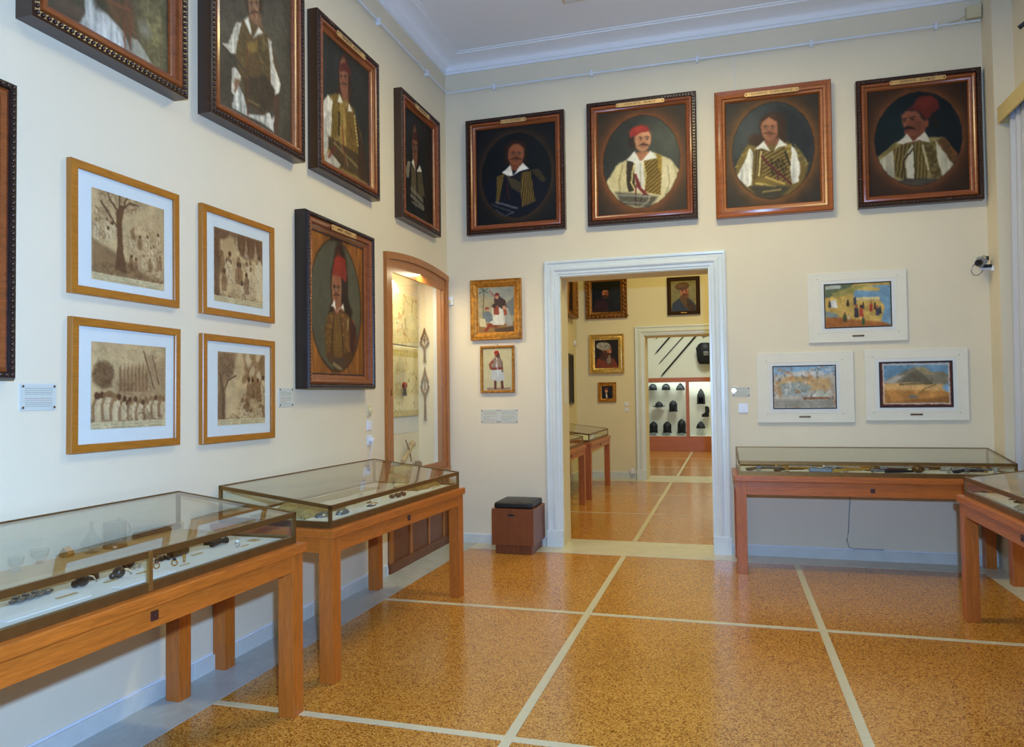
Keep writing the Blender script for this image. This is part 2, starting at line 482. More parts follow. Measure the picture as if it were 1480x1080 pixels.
class Pic:
    """canvas 1 wide, A high, y down; src: four corners of the drawing space the points are given in"""
    def __init__(s, A, n, bg, src=None, seed=1):
        s.A = A; s.w = n; s.h = int(round(n * A)); s.rng = np.random.RandomState(seed)
        s.X, s.Y = np.meshgrid(np.linspace(0, 1, s.w), np.linspace(0, A, s.h))
        s.a = np.zeros((s.h, s.w, 3)); s.a[:] = np.array(bg, float)
        s.H = homog(src, A) if src else None
        s.k = 1.0
        if src:
            (x0, y0), (x1, y1), (x2, y2), (x3, y3) = src
            s.k = 2.0 / (math.hypot(x1 - x0, y1 - y0) + math.hypot(x2 - x3, y2 - y3))
    def T(s, p):
        if s.H is None: return p
        q = s.H @ np.array([p[0], p[1], 1.0]); return (q[0] / q[2], q[1] / q[2])
    def blend(s, m, c):
        c = np.array(c, float)
        s.a = s.a * (1 - m[..., None]) + c * m[..., None]
    def vnoise(s, sx, sy=None, oct=3):
        sy = sy or sx; out = np.zeros((s.h, s.w)); amp = 1.0; tot = 0
        for o in range(oct):
            nx, ny = int(sx * 2 ** o) + 2, int(sy * s.A * 2 ** o) + 2
            g = s.rng.rand(ny + 1, nx + 1)
            fx = s.X * (nx - 1); fy = s.Y / s.A * (ny - 1)
            ix = fx.astype(int); iy = fy.astype(int); tx = fx - ix; ty = fy - iy
            tx = tx * tx * (3 - 2 * tx); ty = ty * ty * (3 - 2 * ty)
            v = (g[iy, ix] * (1 - tx) + g[iy, ix + 1] * tx) * (1 - ty) + (g[iy + 1, ix] * (1 - tx) + g[iy + 1, ix + 1] * tx) * ty
            out += v * amp; tot += amp; amp *= .55
        return out / tot
    def ell(s, c, rx, ry, col, soft=.01, rot=0.0, al=1.0):
        cx, cy = s.T(c); rx *= s.k; ry *= s.k
        dx = s.X - cx; dy = s.Y - cy; ca, sa = math.cos(rot), math.sin(rot)
        u = (dx * ca + dy * sa) / rx; v = (-dx * sa + dy * ca) / ry
        d = (np.sqrt(u * u + v * v) - 1) * min(rx, ry)
        s.blend(np.clip(.5 - d / max(soft, 1e-4), 0, 1) * al, col)
    def sd(s, P):
        d = np.full(s.X.shape, 1e9); ins = np.zeros(s.X.shape, bool)
        n = len(P)
        for i in range(n):
            x0, y0 = P[i]; x1, y1 = P[(i + 1) % n]
            ex, ey = x1 - x0, y1 - y0; wx = s.X - x0; wy = s.Y - y0
            t = np.clip((wx * ex + wy * ey) / (ex * ex + ey * ey + 1e-12), 0, 1)
            d = np.minimum(d, (wx - ex * t) ** 2 + (wy - ey * t) ** 2)
            c = ((y0 > s.Y) != (y1 > s.Y)) & (s.X < (x1 - x0) * (s.Y - y0) / ((y1 - y0) if abs(y1 - y0) > 1e-9 else 1e-9) + x0)
            ins ^= c
        d = np.sqrt(d); d[ins] *= -1
        return d
    def poly(s, pts, col, soft=.01, al=1.0, tex=0.0):
        d = s.sd([s.T(p) for p in pts]); m = np.clip(.5 - d / soft, 0, 1) * al
        s.blend(m, col)
        if tex: s.stripe(m, tex)
    def stripe(s, m, amt, fr=60):
        v = s.vnoise(fr, 6, 2) - .5
        s.a *= (1 + amt * v * m)[..., None]
    def line(s, pts, wd, col, al=1.0, soft=.006):
        wd = wd * s.k / 2; P = [s.T(p) for p in pts]; d = np.full(s.X.shape, 1e9)
        for (x0, y0), (x1, y1) in zip(P[:-1], P[1:]):
            ex, ey = x1 - x0, y1 - y0; wx = s.X - x0; wy = s.Y - y0
            t = np.clip((wx * ex + wy * ey) / (ex * ex + ey * ey + 1e-12), 0, 1)
            d = np.minimum(d, (wx - ex * t) ** 2 + (wy - ey * t) ** 2)
        s.blend(np.clip(.5 - (np.sqrt(d) - wd) / soft, 0, 1) * al, col)
    def dots(s, p0, p1, n, r, col, al=1.0):
        for k in range(n):
            t = k / max(1, n - 1)
            s.ell((p0[0] + (p1[0] - p0[0]) * t, p0[1] + (p1[1] - p0[1]) * t), r, r, col, .006, 0, al)
    def mottle(s, amt, sc=6, oct=4):
        s.a *= (1 + amt * (s.vnoise(sc, sc, oct) - .5))[..., None]
    def grain(s, amt):
        s.a *= (1 + amt * (s.rng.rand(s.h, s.w) - .5))[..., None]
    def oval(s, c, rx, ry, corner, glow, gl=.10, edge=(30, 24, 20)):
        """painted spandrel around an oval with a lighter ring of brown at its edge; keeps what is inside"""
        cx, cy = s.T(c); rx *= s.k; ry *= s.k
        q = np.sqrt(((s.X - cx) / rx) ** 2 + ((s.Y - cy) / ry) ** 2) - 1
        m = np.clip(.5 + q * min(rx, ry) / .008, 0, 1)
        g = np.exp(-np.maximum(q, 0) * min(rx, ry) / gl)[..., None]
        colr = np.array(corner, float) * (1 - g) + np.array(glow, float) * g
        colr = colr * (1 + .16 * (s.vnoise(5, 5, 4) - .5))[..., None]
        s.a = s.a * (1 - m[..., None]) + colr * m[..., None]
        s.blend(np.exp(-(q * min(rx, ry) / .006) ** 2) * .55, edge)
    def finish(s):
        # brushy edges: each spot takes its colour from a little to the side
        dx = (s.vnoise(30, 30, 2) - .5) * .014 * s.w; dy = (s.vnoise(30, 30, 2) - .5) * .014 * s.w
        jj, ii = np.mgrid[0:s.h, 0:s.w]
        fx = np.clip(ii + dx, 0, s.w - 1.001); fy = np.clip(jj + dy, 0, s.h - 1.001)
        x0 = fx.astype(int); y0 = fy.astype(int); tx = (fx - x0)[..., None]; ty = (fy - y0)[..., None]
        a = s.a
        b = (a[y0, x0] * (1 - tx) + a[y0, x0 + 1] * tx) * (1 - ty) + (a[y0 + 1, x0] * (1 - tx) + a[y0 + 1, x0 + 1] * tx) * ty
        c = b.copy(); c[1:-1, 1:-1] = (b[:-2, 1:-1] + b[2:, 1:-1] + b[1:-1, :-2] + b[1:-1, 2:] + 5 * b[1:-1, 1:-1]) / 9
        s.a = c; s.mottle(.22, 9, 4); s.grain(.05)
    def mesh(s, name, w, h, mat, parent, y=0.0, cz=0.0, cx=0.0):
        """canvas as a gridded sheet facing -y with a thin back, colours per vertex"""
        if mat is OILP or s.w > 140: s.finish()
        nx, ny = s.w, s.h
        xs = (s.X.ravel() - .5) * w + cx; zs = (.5 - s.Y.ravel() / s.A) * h + cz
        co = np.stack([xs, np.full_like(xs, -y), zs], 1)
        i = np.arange(nx * ny).reshape(ny, nx)
        q = np.stack([i[:-1, :-1], i[1:, :-1], i[1:, 1:], i[:-1, 1:]], -1).reshape(-1, 4)
        me = bpy.data.meshes.new(name)
        me.vertices.add(len(co)); me.vertices.foreach_set('co', co.ravel())
        me.loops.add(q.size); me.loops.foreach_set('vertex_index', q.ravel().astype(np.int32))
        me.polygons.add(len(q)); me.polygons.foreach_set('loop_start', np.arange(0, q.size, 4, dtype=np.int32))
        at = me.color_attributes.new('paint', 'FLOAT_COLOR', 'POINT')
        c = np.ones((len(co), 4)); c[:, :3] = s2l(np.clip(s.a, 0, 255)).reshape(-1, 3)
        at.data.foreach_set('color', c.ravel().astype(np.float32))
        me.update(); me.validate()
        o = bpy.data.objects.new(name, me); COL.objects.link(o); me.materials.append(mat)
        o.parent = parent
        return o

SKIN = (176, 120, 84); SKD = (110, 66, 44)
def face(p, c, rx, ry, turn=0.0, skin=SKIN, shade=SKD, mous=(60, 40, 28), hair=(48, 32, 24), up=0.0, beard=None, mw=1.0):
    """head: c centre, rx/ry half sizes in drawing units, turn -1..1"""
    x, y = c
    p.ell((x - .06 * rx, y - .12 * ry), rx * 1.16, ry * 1.05, hair, .02)                 # hair mass
    p.ell((x, y), rx, ry, skin, .02)
    p.ell((x - turn * rx * .75, y + .1 * ry), rx * .62, ry * .9, shade, .10, 0, .38)      # far cheek
    p.ell((x + turn * rx * .25, y - .42 * ry), rx * .55, ry * .32, tuple(min(255, k * 1.13) for k in skin), .10, 0, .6)
    ex = turn * rx * .34
    for sgn in (-1, 1):
        u = x + ex + sgn * rx * .40 * (1 - .25 * sgn * turn * (1 if sgn * turn > 0 else 0))
        p.ell((u, y - .06 * ry + up), rx * .25, ry * .13, shade, .03, 0, .55)
        p.ell((u, y - .04 * ry + up), rx * .17, ry * .055, (205, 188, 170), .012, 0, .55)
        p.ell((u + turn * rx * .06, y - .045 * ry + up), rx * .085, ry * .06, (28, 20, 16), .010)
        p.line([(u - rx * .24, y - .17 * ry + up), (u, y - .23 * ry + up), (u + rx * .22, y - .16 * ry + up)], ry * .055, hair, .85)
    nx = x + turn * rx * .55
    p.line([(x + turn * rx * .34, y - .1 * ry), (nx, y + .2 * ry), (nx - turn * rx * .05, y + .24 * ry)], rx * .14, shade, .45, .02)
    p.line([(x + turn * rx * .30 + .03 * rx, y - .05 * ry), (nx, y + .18 * ry)], rx * .10, tuple(min(255, k * 1.2) for k in skin), .6, .015)
    p.ell((nx, y + .27 * ry), rx * .16, ry * .05, shade, .01, 0, .8)
    mx = x + turn * rx * .36
    if beard: 
        p.ell((mx, y + .72 * ry), rx * .72, ry * .55, beard, .04)
    for sgn in (-1, 1):
        p.poly([(mx, y + .32 * ry), (mx + sgn * rx * .35 * mw, y + .36 * ry), (mx + sgn * rx * .74 * mw, y + .50 * ry), (mx + sgn * rx * .40 * mw, y + .49 * ry), (mx, y + .45 * ry)], mous, .012)
    p.ell((mx, y + .53 * ry), rx * .24, ry * .05, (130, 66, 54), .012, 0, .8)
    p.ell((mx, y + .66 * ry), rx * .25, ry * .04, shade, .02, 0, .5)

def pleats(p, pts, base, n, seed=0, al=.5):
    d = p.sd([p.T(q) for q in pts]); m = np.clip(.5 - d / .012, 0, 1)
    p.blend(m, base)
    v = p.vnoise(n, 3, 2)
    p.a *= (1 + al * (v - .55) * m)[..., None]

def brocade(p, pts, base, lit, amt=.55, soft=.012):
    d = p.sd([p.T(q) for q in pts]); m = np.clip(.5 - d / soft, 0, 1)
    p.blend(m, base)
    v = np.clip((p.vnoise(26, 34, 2) - .5) * 5, 0, 1)
    p.blend(m * v * amt, lit)

def ribs(p, pts, base, lit, ang=0.0, fr=26, amt=.6):
    d = p.sd([p.T(q) for q in pts]); m = np.clip(.5 - d / .012, 0, 1)
    p.blend(m, base)
    u = p.X * math.cos(ang) + p.Y * math.sin(ang)
    v = .5 + .5 * np.sin(u * fr * 2.7 * PI + 2 * p.vnoise(5, 5, 2))
    p.a *= (1 - .25 * (1 - v) * m)[..., None]; p.blend(m * np.clip(v * 1.4 - .4, 0, 1) * amt, lit)

# ---- the four oval portraits above the doorway
def art_plain_head():
    p = Pic(1.24, 150, (12, 16, 20), [(130, 215), (740, 175), (765, 930), (150, 965)], 11)
    p.mottle(.5, 5)
    p.ell((440, 390), 78, 84, (40, 20, 14), .04)
    p.poly([(360, 480), (355, 350), (420, 305), (520, 320), (530, 480)], (38, 20, 14), .03)
    p.poly([(400, 480), (500, 470), (490, 560), (410, 560)], (110, 60, 38), .02)
    face(p, (447, 415), 62, 82, .12, (150, 88, 56), (74, 36, 22), (46, 26, 16), (36, 20, 14), 0, None, 1.1)
    p.poly([(210, 640), (330, 545), (560, 530), (680, 640), (700, 800), (560, 900), (300, 880), (190, 740)], (12, 16, 28), .03)
    ribs(p, [(305, 580), (360, 560), (345, 640), (320, 790), (300, 800)], (84, 66, 26), (150, 126, 56), .2)
    ribs(p, [(490, 560), (560, 545), (600, 780), (500, 825), (488, 700)], (70, 54, 24), (158, 132, 62), .1)
    ribs(p, [(560, 540), (620, 530), (680, 620), (650, 640)], (40, 34, 22), (130, 108, 56), 1.0)
    p.poly([(362, 570), (420, 590), (480, 570), (490, 690), (380, 640)], (28, 26, 30), .02)
    for k in range(7): p.line([(380 + k * 6, 580 + k * 14), (486, 640 + k * 12)], 6, (118, 98, 52), .7)
    p.poly([(340, 555), (405, 500), (430, 575), (395, 580)], (226, 220, 204), .01)
    p.poly([(432, 575), (500, 480), (548, 530), (480, 545)], (228, 222, 208), .01)
    p.line([(380, 640), (400, 760)], 8, (84, 28, 22), .8)
    p.dots((300, 780), (460, 830), 16, 9, (96, 100, 104), .7); p.dots((270, 800), (430, 860), 14, 7, (70, 74, 80), .7)
    p.line([(300, 840), (370, 890), (440, 860)], 7, (120, 124, 128), .7)
    p.oval((450, 575), 268, 330, (16, 18, 22), (62, 44, 26), .05)
    p.grain(.14); return p

def art_red_cap():
    p = Pic(1.16, 160, (52, 54, 48), [(108, 212), (742, 150), (768, 892), (130, 942)], 12)
    p.mottle(.35, 4); p.ell((620, 380), 170, 150, (84, 88, 74), .3, 0, .7); p.ell((230, 420), 110, 200, (40, 42, 38), .25, 0, .6)
    p.poly([(180, 710), (260, 580), (380, 510), (520, 490), (640, 540), (720, 640), (690, 800), (560, 890), (300, 880)], (206, 190, 140), .02)
    p.ell((622, 660), 52, 100, (216, 202, 160), .05, 0, .7); p.line([(620, 580), (640, 700), (610, 790)], 10, (150, 136, 98), .6)
    p.line([(660, 560), (690, 650)], 8, (150, 136, 98), .6)
    p.ell((285, 660), 42, 80, (214, 196, 136), .05, 0, .7); p.line([(300, 580), (280, 700), (290, 790)], 12, (140, 122, 80), .6)
    p.poly([(385, 570), (400, 490), (490, 480), (490, 560), (430, 600)], (170, 112, 78), .02)
    p.poly([(330, 545), (378, 540), (395, 760), (350, 770), (330, 700)], (52, 42, 30), .01)
    p.poly([(390, 555), (470, 540), (465, 760), (400, 760)], (214, 208, 186), .012); p.line([(430, 570), (430, 740)], 9, (150, 142, 116), .6)
    ribs(p, [(450, 545), (560, 530), (580, 640), (575, 790), (470, 770)], (112, 86, 34), (178, 146, 60), .9, 22)
    brocade(p, [(540, 500), (580, 510), (580, 640), (560, 620)], (146, 116, 40), (190, 160, 70))
    p.dots((380, 590), (365, 700), 9, 6, (226, 204, 130)); p.dots((365, 700), (392, 756), 6, 6, (226, 204, 130))
    p.dots((448, 560), (468, 640), 6, 6, (226, 204, 130)); p.dots((468, 640), (458, 745), 8, 6, (226, 204, 130))
    p.poly([(330, 545), (385, 480), (430, 560), (400, 565)], (232, 226, 206), .012); p.poly([(432, 560), (500, 478), (540, 530), (470, 545)], (232, 226, 206), .012)
    p.poly([(380, 640), (400, 640), (440, 740), (500, 800), (480, 810), (410, 740)], (110, 40, 34), .01)
    p.line([(400, 720), (400, 860)], 11, (112, 42, 36)); p.line([(470, 750), (430, 840)], 9, (112, 42, 36))
    p.poly([(250, 770), (400, 780), (560, 800), (500, 880), (300, 860)], (46, 42, 36), .03, .75)
    p.dots((260, 790), (500, 800), 22, 8, (140, 138, 124), .75); p.dots((310, 840), (480, 850), 14, 8, (128, 124, 110), .7); p.line([(440, 870), (490, 830), (500, 790)], 8, (170, 160, 130), .8)
    p.ell((370, 420), 30, 45, (44, 34, 28), .03)
    face(p, (443, 400), 58, 84, .35, (208, 148, 106), (112, 66, 44), (46, 32, 24), (54, 40, 32), -3)
    p.poly([(345, 352), (372, 312), (425, 296), (478, 312), (490, 340), (440, 345), (352, 390)], (150, 44, 36), .012); p.ell((410, 325), 50, 16, (186, 62, 46), .05, -.2, .6)
    p.oval((433, 555), 274, 328, (46, 40, 32), (132, 74, 34), .075)
    p.grain(.10); return p

def art_long_hair():
    p = Pic(1.12, 160, (50, 54, 54), [(125, 222), (778, 152), (800, 903), (150, 945)], 13)
    p.mottle(.4, 4); p.ell((300, 420), 100, 150, (78, 82, 78), .25, 0, .7); p.poly([(520, 260), (640, 300), (740, 480), (700, 620), (560, 480)], (36, 40, 42), .08)
    p.ell((470, 380), 85, 95, (58, 38, 26), .04); p.ell((350, 480), 60, 40, (64, 42, 28), .05, .3); p.poly([(390, 320), (500, 310), (560, 480), (500, 520), (340, 520), (300, 480), (380, 440)], (60, 40, 28), .04)
    p.poly([(405, 520), (405, 470), (500, 460), (500, 530), (455, 560)], (132, 82, 58), .02)
    p.poly([(200, 700), (280, 520), (400, 520), (560, 490), (640, 560), (710, 640), (680, 780), (560, 880), (330, 870)], (110, 90, 44), .02)
    brocade(p, [(250, 560), (290, 505), (330, 520), (230, 660), (200, 670)], (120, 98, 44), (180, 156, 84))
    pleats(p, [(300, 530), (325, 560), (318, 790), (290, 800), (215, 730), (260, 640)], (222, 218, 200), 34)
    ribs(p, [(330, 550), (395, 520), (380, 720), (330, 750)], (84, 66, 32), (156, 128, 60), .1)
    ribs(p, [(390, 560), (540, 530), (580, 650), (580, 770), (390, 760)], (100, 80, 40), (170, 142, 70), 1.1, 20)
    for k in range(26): p.ell((450 + (k * 37) % 105, 615 + (k * 23) % 110), 9, 9, (44, 36, 24), .008, 0, .8)
    brocade(p, [(545, 520), (590, 500), (600, 700), (575, 660)], (126, 104, 50), (196, 172, 98))
    pleats(p, [(590, 520), (620, 540), (655, 660), (640, 770), (600, 780), (585, 700)], (224, 220, 204), 34)
    brocade(p, [(610, 500), (660, 560), (710, 640), (690, 660), (640, 620)], (96, 82, 46), (168, 146, 84))
    p.dots((380, 560), (365, 720), 14, 7, (206, 186, 120)); p.dots((550, 560), (580, 650), 8, 8, (40, 34, 28))
    p.poly([(335, 545), (400, 480), (440, 555), (385, 535)], (230, 226, 208), .012); p.poly([(470, 555), (505, 470), (562, 515), (500, 530)], (230, 226, 208), .012)
    p.line([(385, 590), (440, 650), (520, 720), (590, 780)], 14, (86, 30, 34)); p.line([(500, 700), (495, 840)], 11, (90, 34, 36))
    p.poly([(340, 760), (420, 720), (540, 780), (560, 800), (380, 800)], (120, 98, 48), .02); p.dots((350, 775), (480, 800), 10, 8, (196, 168, 90)); p.dots((420, 735), (540, 780), 9, 8, (190, 160, 84))
    p.poly([(300, 800), (400, 790), (590, 800), (520, 880), (360, 870)], (52, 50, 42), .03, .85); p.dots((400, 835), (520, 820), 10, 8, (150, 128, 70), .8)
    face(p, (440, 395), 62, 86, -.3, (170, 112, 80), (96, 58, 42), (92, 58, 40), (60, 38, 26), 0, None, 1.15)
    p.poly([(380, 330), (430, 300), (500, 320), (520, 420), (500, 440), (488, 350), (430, 318), (385, 350)], (62, 40, 28), .02)
    p.oval((460, 550), 286, 332, (44, 42, 38), (124, 78, 36), .075)
    p.grain(.10); return p

def art_tall_fez():
    p = Pic(1.10, 160, (10, 22, 28), [(140, 228), (880, 150), (870, 935), (155, 975)], 14)
    p.mottle(.4, 4); p.ell((420, 480), 180, 180, (20, 42, 44), .3, 0, .6)
    p.poly([(210, 700), (350, 590), (560, 560), (680, 560), (790, 700), (740, 820), (560, 920), (350, 900)], (150, 132, 84), .02)
    brocade(p, [(235, 695), (350, 585), (340, 640), (250, 690)], (120, 104, 56), (170, 150, 90))
    pleats(p, [(225, 720), (330, 650), (335, 840), (300, 850), (235, 770)], (196, 188, 160), 36)
    ribs(p, [(330, 650), (400, 600), (470, 600), (400, 700), (410, 860), (340, 830)], (92, 76, 36), (160, 138, 76), .15, 20)
    p.poly([(440, 640), (480, 600), (475, 850), (425, 850), (415, 740)], (206, 200, 176), .012)
    ribs(p, [(470, 600), (560, 590), (580, 780), (560, 860), (480, 860)], (98, 82, 38), (166, 144, 82), .05, 22)
    brocade(p, [(540, 600), (630, 590), (640, 700), (670, 840), (600, 850)], (86, 72, 36), (150, 130, 76))
    pleats(p, [(635, 590), (700, 680), (755, 760), (680, 850), (640, 700)], (204, 196, 168), 30)
    brocade(p, [(640, 580), (700, 560), (790, 680), (760, 760), (690, 660)], (94, 66, 36), (150, 84, 50))
    p.dots((470, 640), (400, 720), 12, 6, (44, 36, 22)); p.dots((400, 720), (410, 850), 14, 6, (44, 36, 22)); p.dots((540, 620), (575, 785), 12, 8, (206, 194, 150)); p.dots((480, 660), (480, 850), 18, 5, (50, 42, 26))
    p.poly([(330, 880), (420, 850), (640, 850), (600, 910), (450, 930)], (64, 58, 50), .02)
    for k in range(4): p.line([(350, 880 + k * 10), (450, 872 + k * 12), (620, 860 + k * 12)], 5, (110, 102, 88), .7)
    p.poly([(430, 600), (425, 520), (560, 500), (560, 580), (470, 600)], (112, 60, 42), .02)
    p.ell((520, 400), 60, 70, (34, 24, 18), .04)
    p.poly([(395, 400), (420, 370), (500, 365), (560, 430), (560, 510), (500, 545), (440, 550), (410, 530), (415, 500), (400, 480), (392, 465)], (140, 80, 56), .02)
    p.ell((500, 480), 46, 50, (96, 50, 36), .08, 0, .6); p.ell((432, 400), 26, 16, (164, 100, 72), .06, 0, .6)
    p.ell((568, 455), 17, 34, (130, 70, 50), .015); p.poly([(520, 380), (560, 400), (580, 430), (550, 440), (535, 420)], (40, 28, 20), .02)
    p.line([(400, 430), (425, 420)], 8, (30, 20, 16)); p.line([(445, 420), (485, 412)], 9, (30, 20, 16)); p.ell((412, 438), 9, 5, (20, 14, 12), .008); p.ell((468, 432), 12, 6, (20, 14, 12), .008)
    p.line([(428, 425), (412, 470), (424, 478)], 9, (166, 102, 74), .7, .012); p.poly([(400, 500), (425, 476), (470, 484), (490, 506), (450, 500), (425, 500)], (34, 22, 18), .012); p.ell((432, 512), 16, 6, (96, 44, 36), .01)
    p.poly([(430, 365), (480, 320), (520, 265), (610, 258), (660, 290), (668, 350), (620, 400), (570, 430), (520, 370), (470, 355)], (94, 30, 24), .02); p.ell((560, 310), 60, 40, (132, 46, 34), .08, -.3, .6)
    p.poly([(600, 400), (650, 360), (660, 480), (640, 510), (600, 500)], (20, 18, 20), .02)
    p.poly([(355, 600), (430, 535), (470, 590), (400, 605)], (222, 214, 190), .012); p.poly([(470, 590), (560, 515), (592, 600), (520, 580)], (224, 216, 194), .012)
    p.a *= .86; p.oval((505, 570), 316, 350, (40, 26, 18), (104, 60, 30), .07)
    p.grain(.10); return p

# ---- portraits on the long wall
def art_white_skirt():
    p = Pic(1.5, 150, (52, 52, 42), [(200, -2070), (1250, -1010), (1250, 605), (200, 30)], 15)
    p.mottle(.5, 5)
    p.ell((1120, 300), 170, 420, (124, 112, 70), .2, 0, .8); v = p.vnoise(22, 22, 3); p.a *= (1 + .7 * (v - .5) * np.clip((p.X - .72) / .2, 0, 1))[..., None]
    p.ell((420, 110), 190, 90, (62, 50, 42), .1); p.ell((430, 50), 120, 30, (96, 70, 58), .08, 0, .7)
    pleats(p, [(540, -60), (620, -60), (690, 60), (880, 250), (960, 440), (1060, 510), (940, 450), (590, 240), (500, 180), (560, 110)], (168, 168, 156), 40, 0, .8)
    pleats(p, [(590, -100), (640, 30), (740, 120), (860, 240), (900, 420), (780, 360), (600, 250), (560, 120)], (188, 188, 178), 44, 0, .8)
    p.poly([(720, -40), (960, 60), (1000, 340), (900, 280), (840, 200), (760, 120)], (84, 56, 38), .06)
    p.poly([(620, -40), (650, 60), (720, 90), (700, 20), (690, -40)], (40, 38, 30), .05)
    v = p.vnoise(50, 50, 2); p.a *= (1 + .5 * (v - .5) * np.clip((p.X - .5) / .1, 0, 1))[..., None]
    pleats(p, [(940, 300), (1000, 330), (1060, 420), (1130, 540), (960, 440)], (150, 146, 128), 40, 0, .7)
    p.ell((1060, 250), 60, 60, (126, 122, 112), .08, 0, .8)
    p.line([(890, -60), (892, 420)], 16, (112, 50, 34), .85); p.line([(935, -60), (938, 440)], 16, (104, 46, 32), .85); p.line([(740, 0), (930, 90)], 26, (112, 60, 42), .7); p.line([(900, -20), (920, 80)], 14, (120, 52, 36), .8)
    p.mottle(.25, 12); p.grain(.12); return p

def art_grey_standing():
    p = Pic(1.5, 150, (74, 68, 56), [(105, -606), (600, -72), (605, 950), (105, 668)], 16)
    p.mottle(.45, 5); p.ell((470, 300), 120, 260, (90, 84, 68), .2, 0, .6); p.ell((170, 520), 90, 160, (52, 46, 38), .2, 0, .7)
    p.ell((360, -10), 80, 110, (58, 42, 30), .06)
    p.poly([(320, 120), (335, 90), (410, 100), (420, 200), (360, 240)], (128, 92, 66), .03)
    face(p, (362, 40), 46, 110, .25, (150, 112, 80), (92, 62, 44), (64, 44, 32), (60, 44, 32), 0)
    p.poly([(270, 150), (320, 120), (420, 200), (470, 260), (520, 480), (500, 720), (420, 760), (310, 680), (270, 480), (240, 350)], (92, 72, 44), .03)
    brocade(p, [(275, 150), (320, 160), (310, 400), (270, 480), (240, 340)], (88, 70, 42), (126, 104, 64), .5)
    brocade(p, [(400, 230), (450, 260), (470, 480), (420, 520), (390, 400)], (86, 70, 44), (130, 110, 68), .5)
    p.poly([(315, 290), (385, 270), (390, 350), (325, 350)], (134, 108, 54), .03)
    pleats(p, [(240, 145), (280, 140), (240, 345), (205, 345), (155, 290), (145, 270), (190, 280)], (214, 206, 184), 34, 0, .4)
    pleats(p, [(455, 262), (478, 285), (490, 420), (535, 560), (530, 610), (500, 632), (475, 570), (470, 420)], (214, 206, 186), 34, 0, .4)
    pleats(p, [(215, 440), (240, 440), (275, 500), (270, 530), (240, 520), (235, 630), (210, 600)], (208, 200, 178), 34, 0, .4)
    p.poly([(232, 515), (272, 525), (262, 580), (232, 600)], (124, 92, 66), .03)
    pleats(p, [(262, 560), (300, 640), (320, 750), (420, 760), (470, 740), (490, 860), (400, 800), (215, 710), (225, 640)], (196, 192, 176), 40, 0, .7)
    p.poly([(290, 520), (440, 500), (500, 600), (490, 720), (420, 745), (310, 680)], (66, 54, 40), .03); v = p.vnoise(40, 40, 2); p.a *= (1 + .35 * (v - .5))[..., None]
    p.line([(150, 290), (230, 370), (360, 540), (480, 760)], 14, (60, 52, 44), .8); p.line([(330, 660), (400, 700)], 14, (140, 118, 72), .6)
    p.poly([(460, 830), (495, 760), (490, 870)], (206, 200, 184), .02)
    p.line([(320, 300), (322, 780)], 9, (108, 56, 42), .75); p.line([(320, 320), (400, 470)], 7, (104, 58, 44), .6)
    p.poly([(500, 640), (530, 640), (520, 880), (495, 870)], (84, 54, 40), .03, .7)
    p.poly([(300, 130), (325, 110), (350, 220), (340, 230)], (224, 218, 200), .02); p.poly([(360, 255), (395, 185), (425, 225), (390, 235)], (224, 218, 200), .02)
    p.grain(.12); return p

def art_golden_vest():
    p = Pic(1.36, 150, (46, 46, 42), [(132, 125), (330, 290), (333, 775), (130, 672)], 17)
    p.mottle(.4, 5)
    p.ell((236, 320), 26, 60, (62, 34, 24), .04); p.poly([(210, 300), (245, 290), (262, 350), (258, 430), (205, 400), (185, 390), (205, 370)], (56, 34, 24), .03)
    p.poly([(218, 380), (246, 380), (250, 450), (235, 450)], (132, 90, 64), .03)
    p.poly([(130, 470), (165, 400), (215, 390), (270, 450), (300, 560), (325, 780), (220, 740), (130, 680)], (136, 112, 56), .03)
    pleats(p, [(130, 450), (165, 400), (190, 430), (175, 560), (155, 660), (130, 640)], (200, 194, 176), 30, 0, .4)
    ribs(p, [(185, 400), (215, 395), (215, 560), (178, 590), (180, 480)], (116, 92, 40), (160, 132, 64), .15)
    ribs(p, [(235, 450), (265, 450), (285, 560), (290, 680), (230, 640)], (112, 84, 38), (158, 126, 60), .1)
    p.poly([(212, 420), (235, 450), (240, 640), (214, 600)], (150, 122, 62), .02)
    p.poly([(268, 450), (285, 500), (318, 660), (325, 760), (290, 740), (285, 600)], (62, 46, 34), .03)
    p.dots((210, 470), (208, 560), 8, 4, (44, 34, 24)); p.dots((272, 480), (285, 600), 9, 4, (180, 162, 100))
    p.poly([(165, 570), (290, 640), (300, 740), (210, 700), (165, 620)], (64, 50, 34), .03, .85); v = p.vnoise(36, 36, 2); p.a *= (1 + .35 * (v - .5))[..., None]
    p.dots((190, 600), (280, 690), 12, 5, (136, 118, 74), .7); p.line([(200, 560), (245, 690)], 8, (120, 100, 62), .7); p.line([(222, 520), (232, 690)], 5, (110, 50, 40), .8)
    pleats(p, [(150, 650), (175, 640), (215, 690), (205, 705), (150, 680)], (176, 168, 150), 30, 0, .4); p.line([(165, 660), (190, 620)], 9, (112, 44, 38), .7)
    face(p, (230, 325), 21, 55, -.3, (146, 96, 68), (90, 54, 38), (60, 40, 30), (62, 34, 26), 0, None, 1.1)
    p.poly([(213, 300), (216, 265), (240, 258), (256, 290), (258, 310), (235, 295)], (92, 42, 34), .02)
    p.poly([(203, 425), (212, 390), (226, 430)], (224, 218, 200), .015); p.poly([(245, 460), (250, 430), (264, 460)], (220, 214, 196), .015)
    p.grain(.12); return p

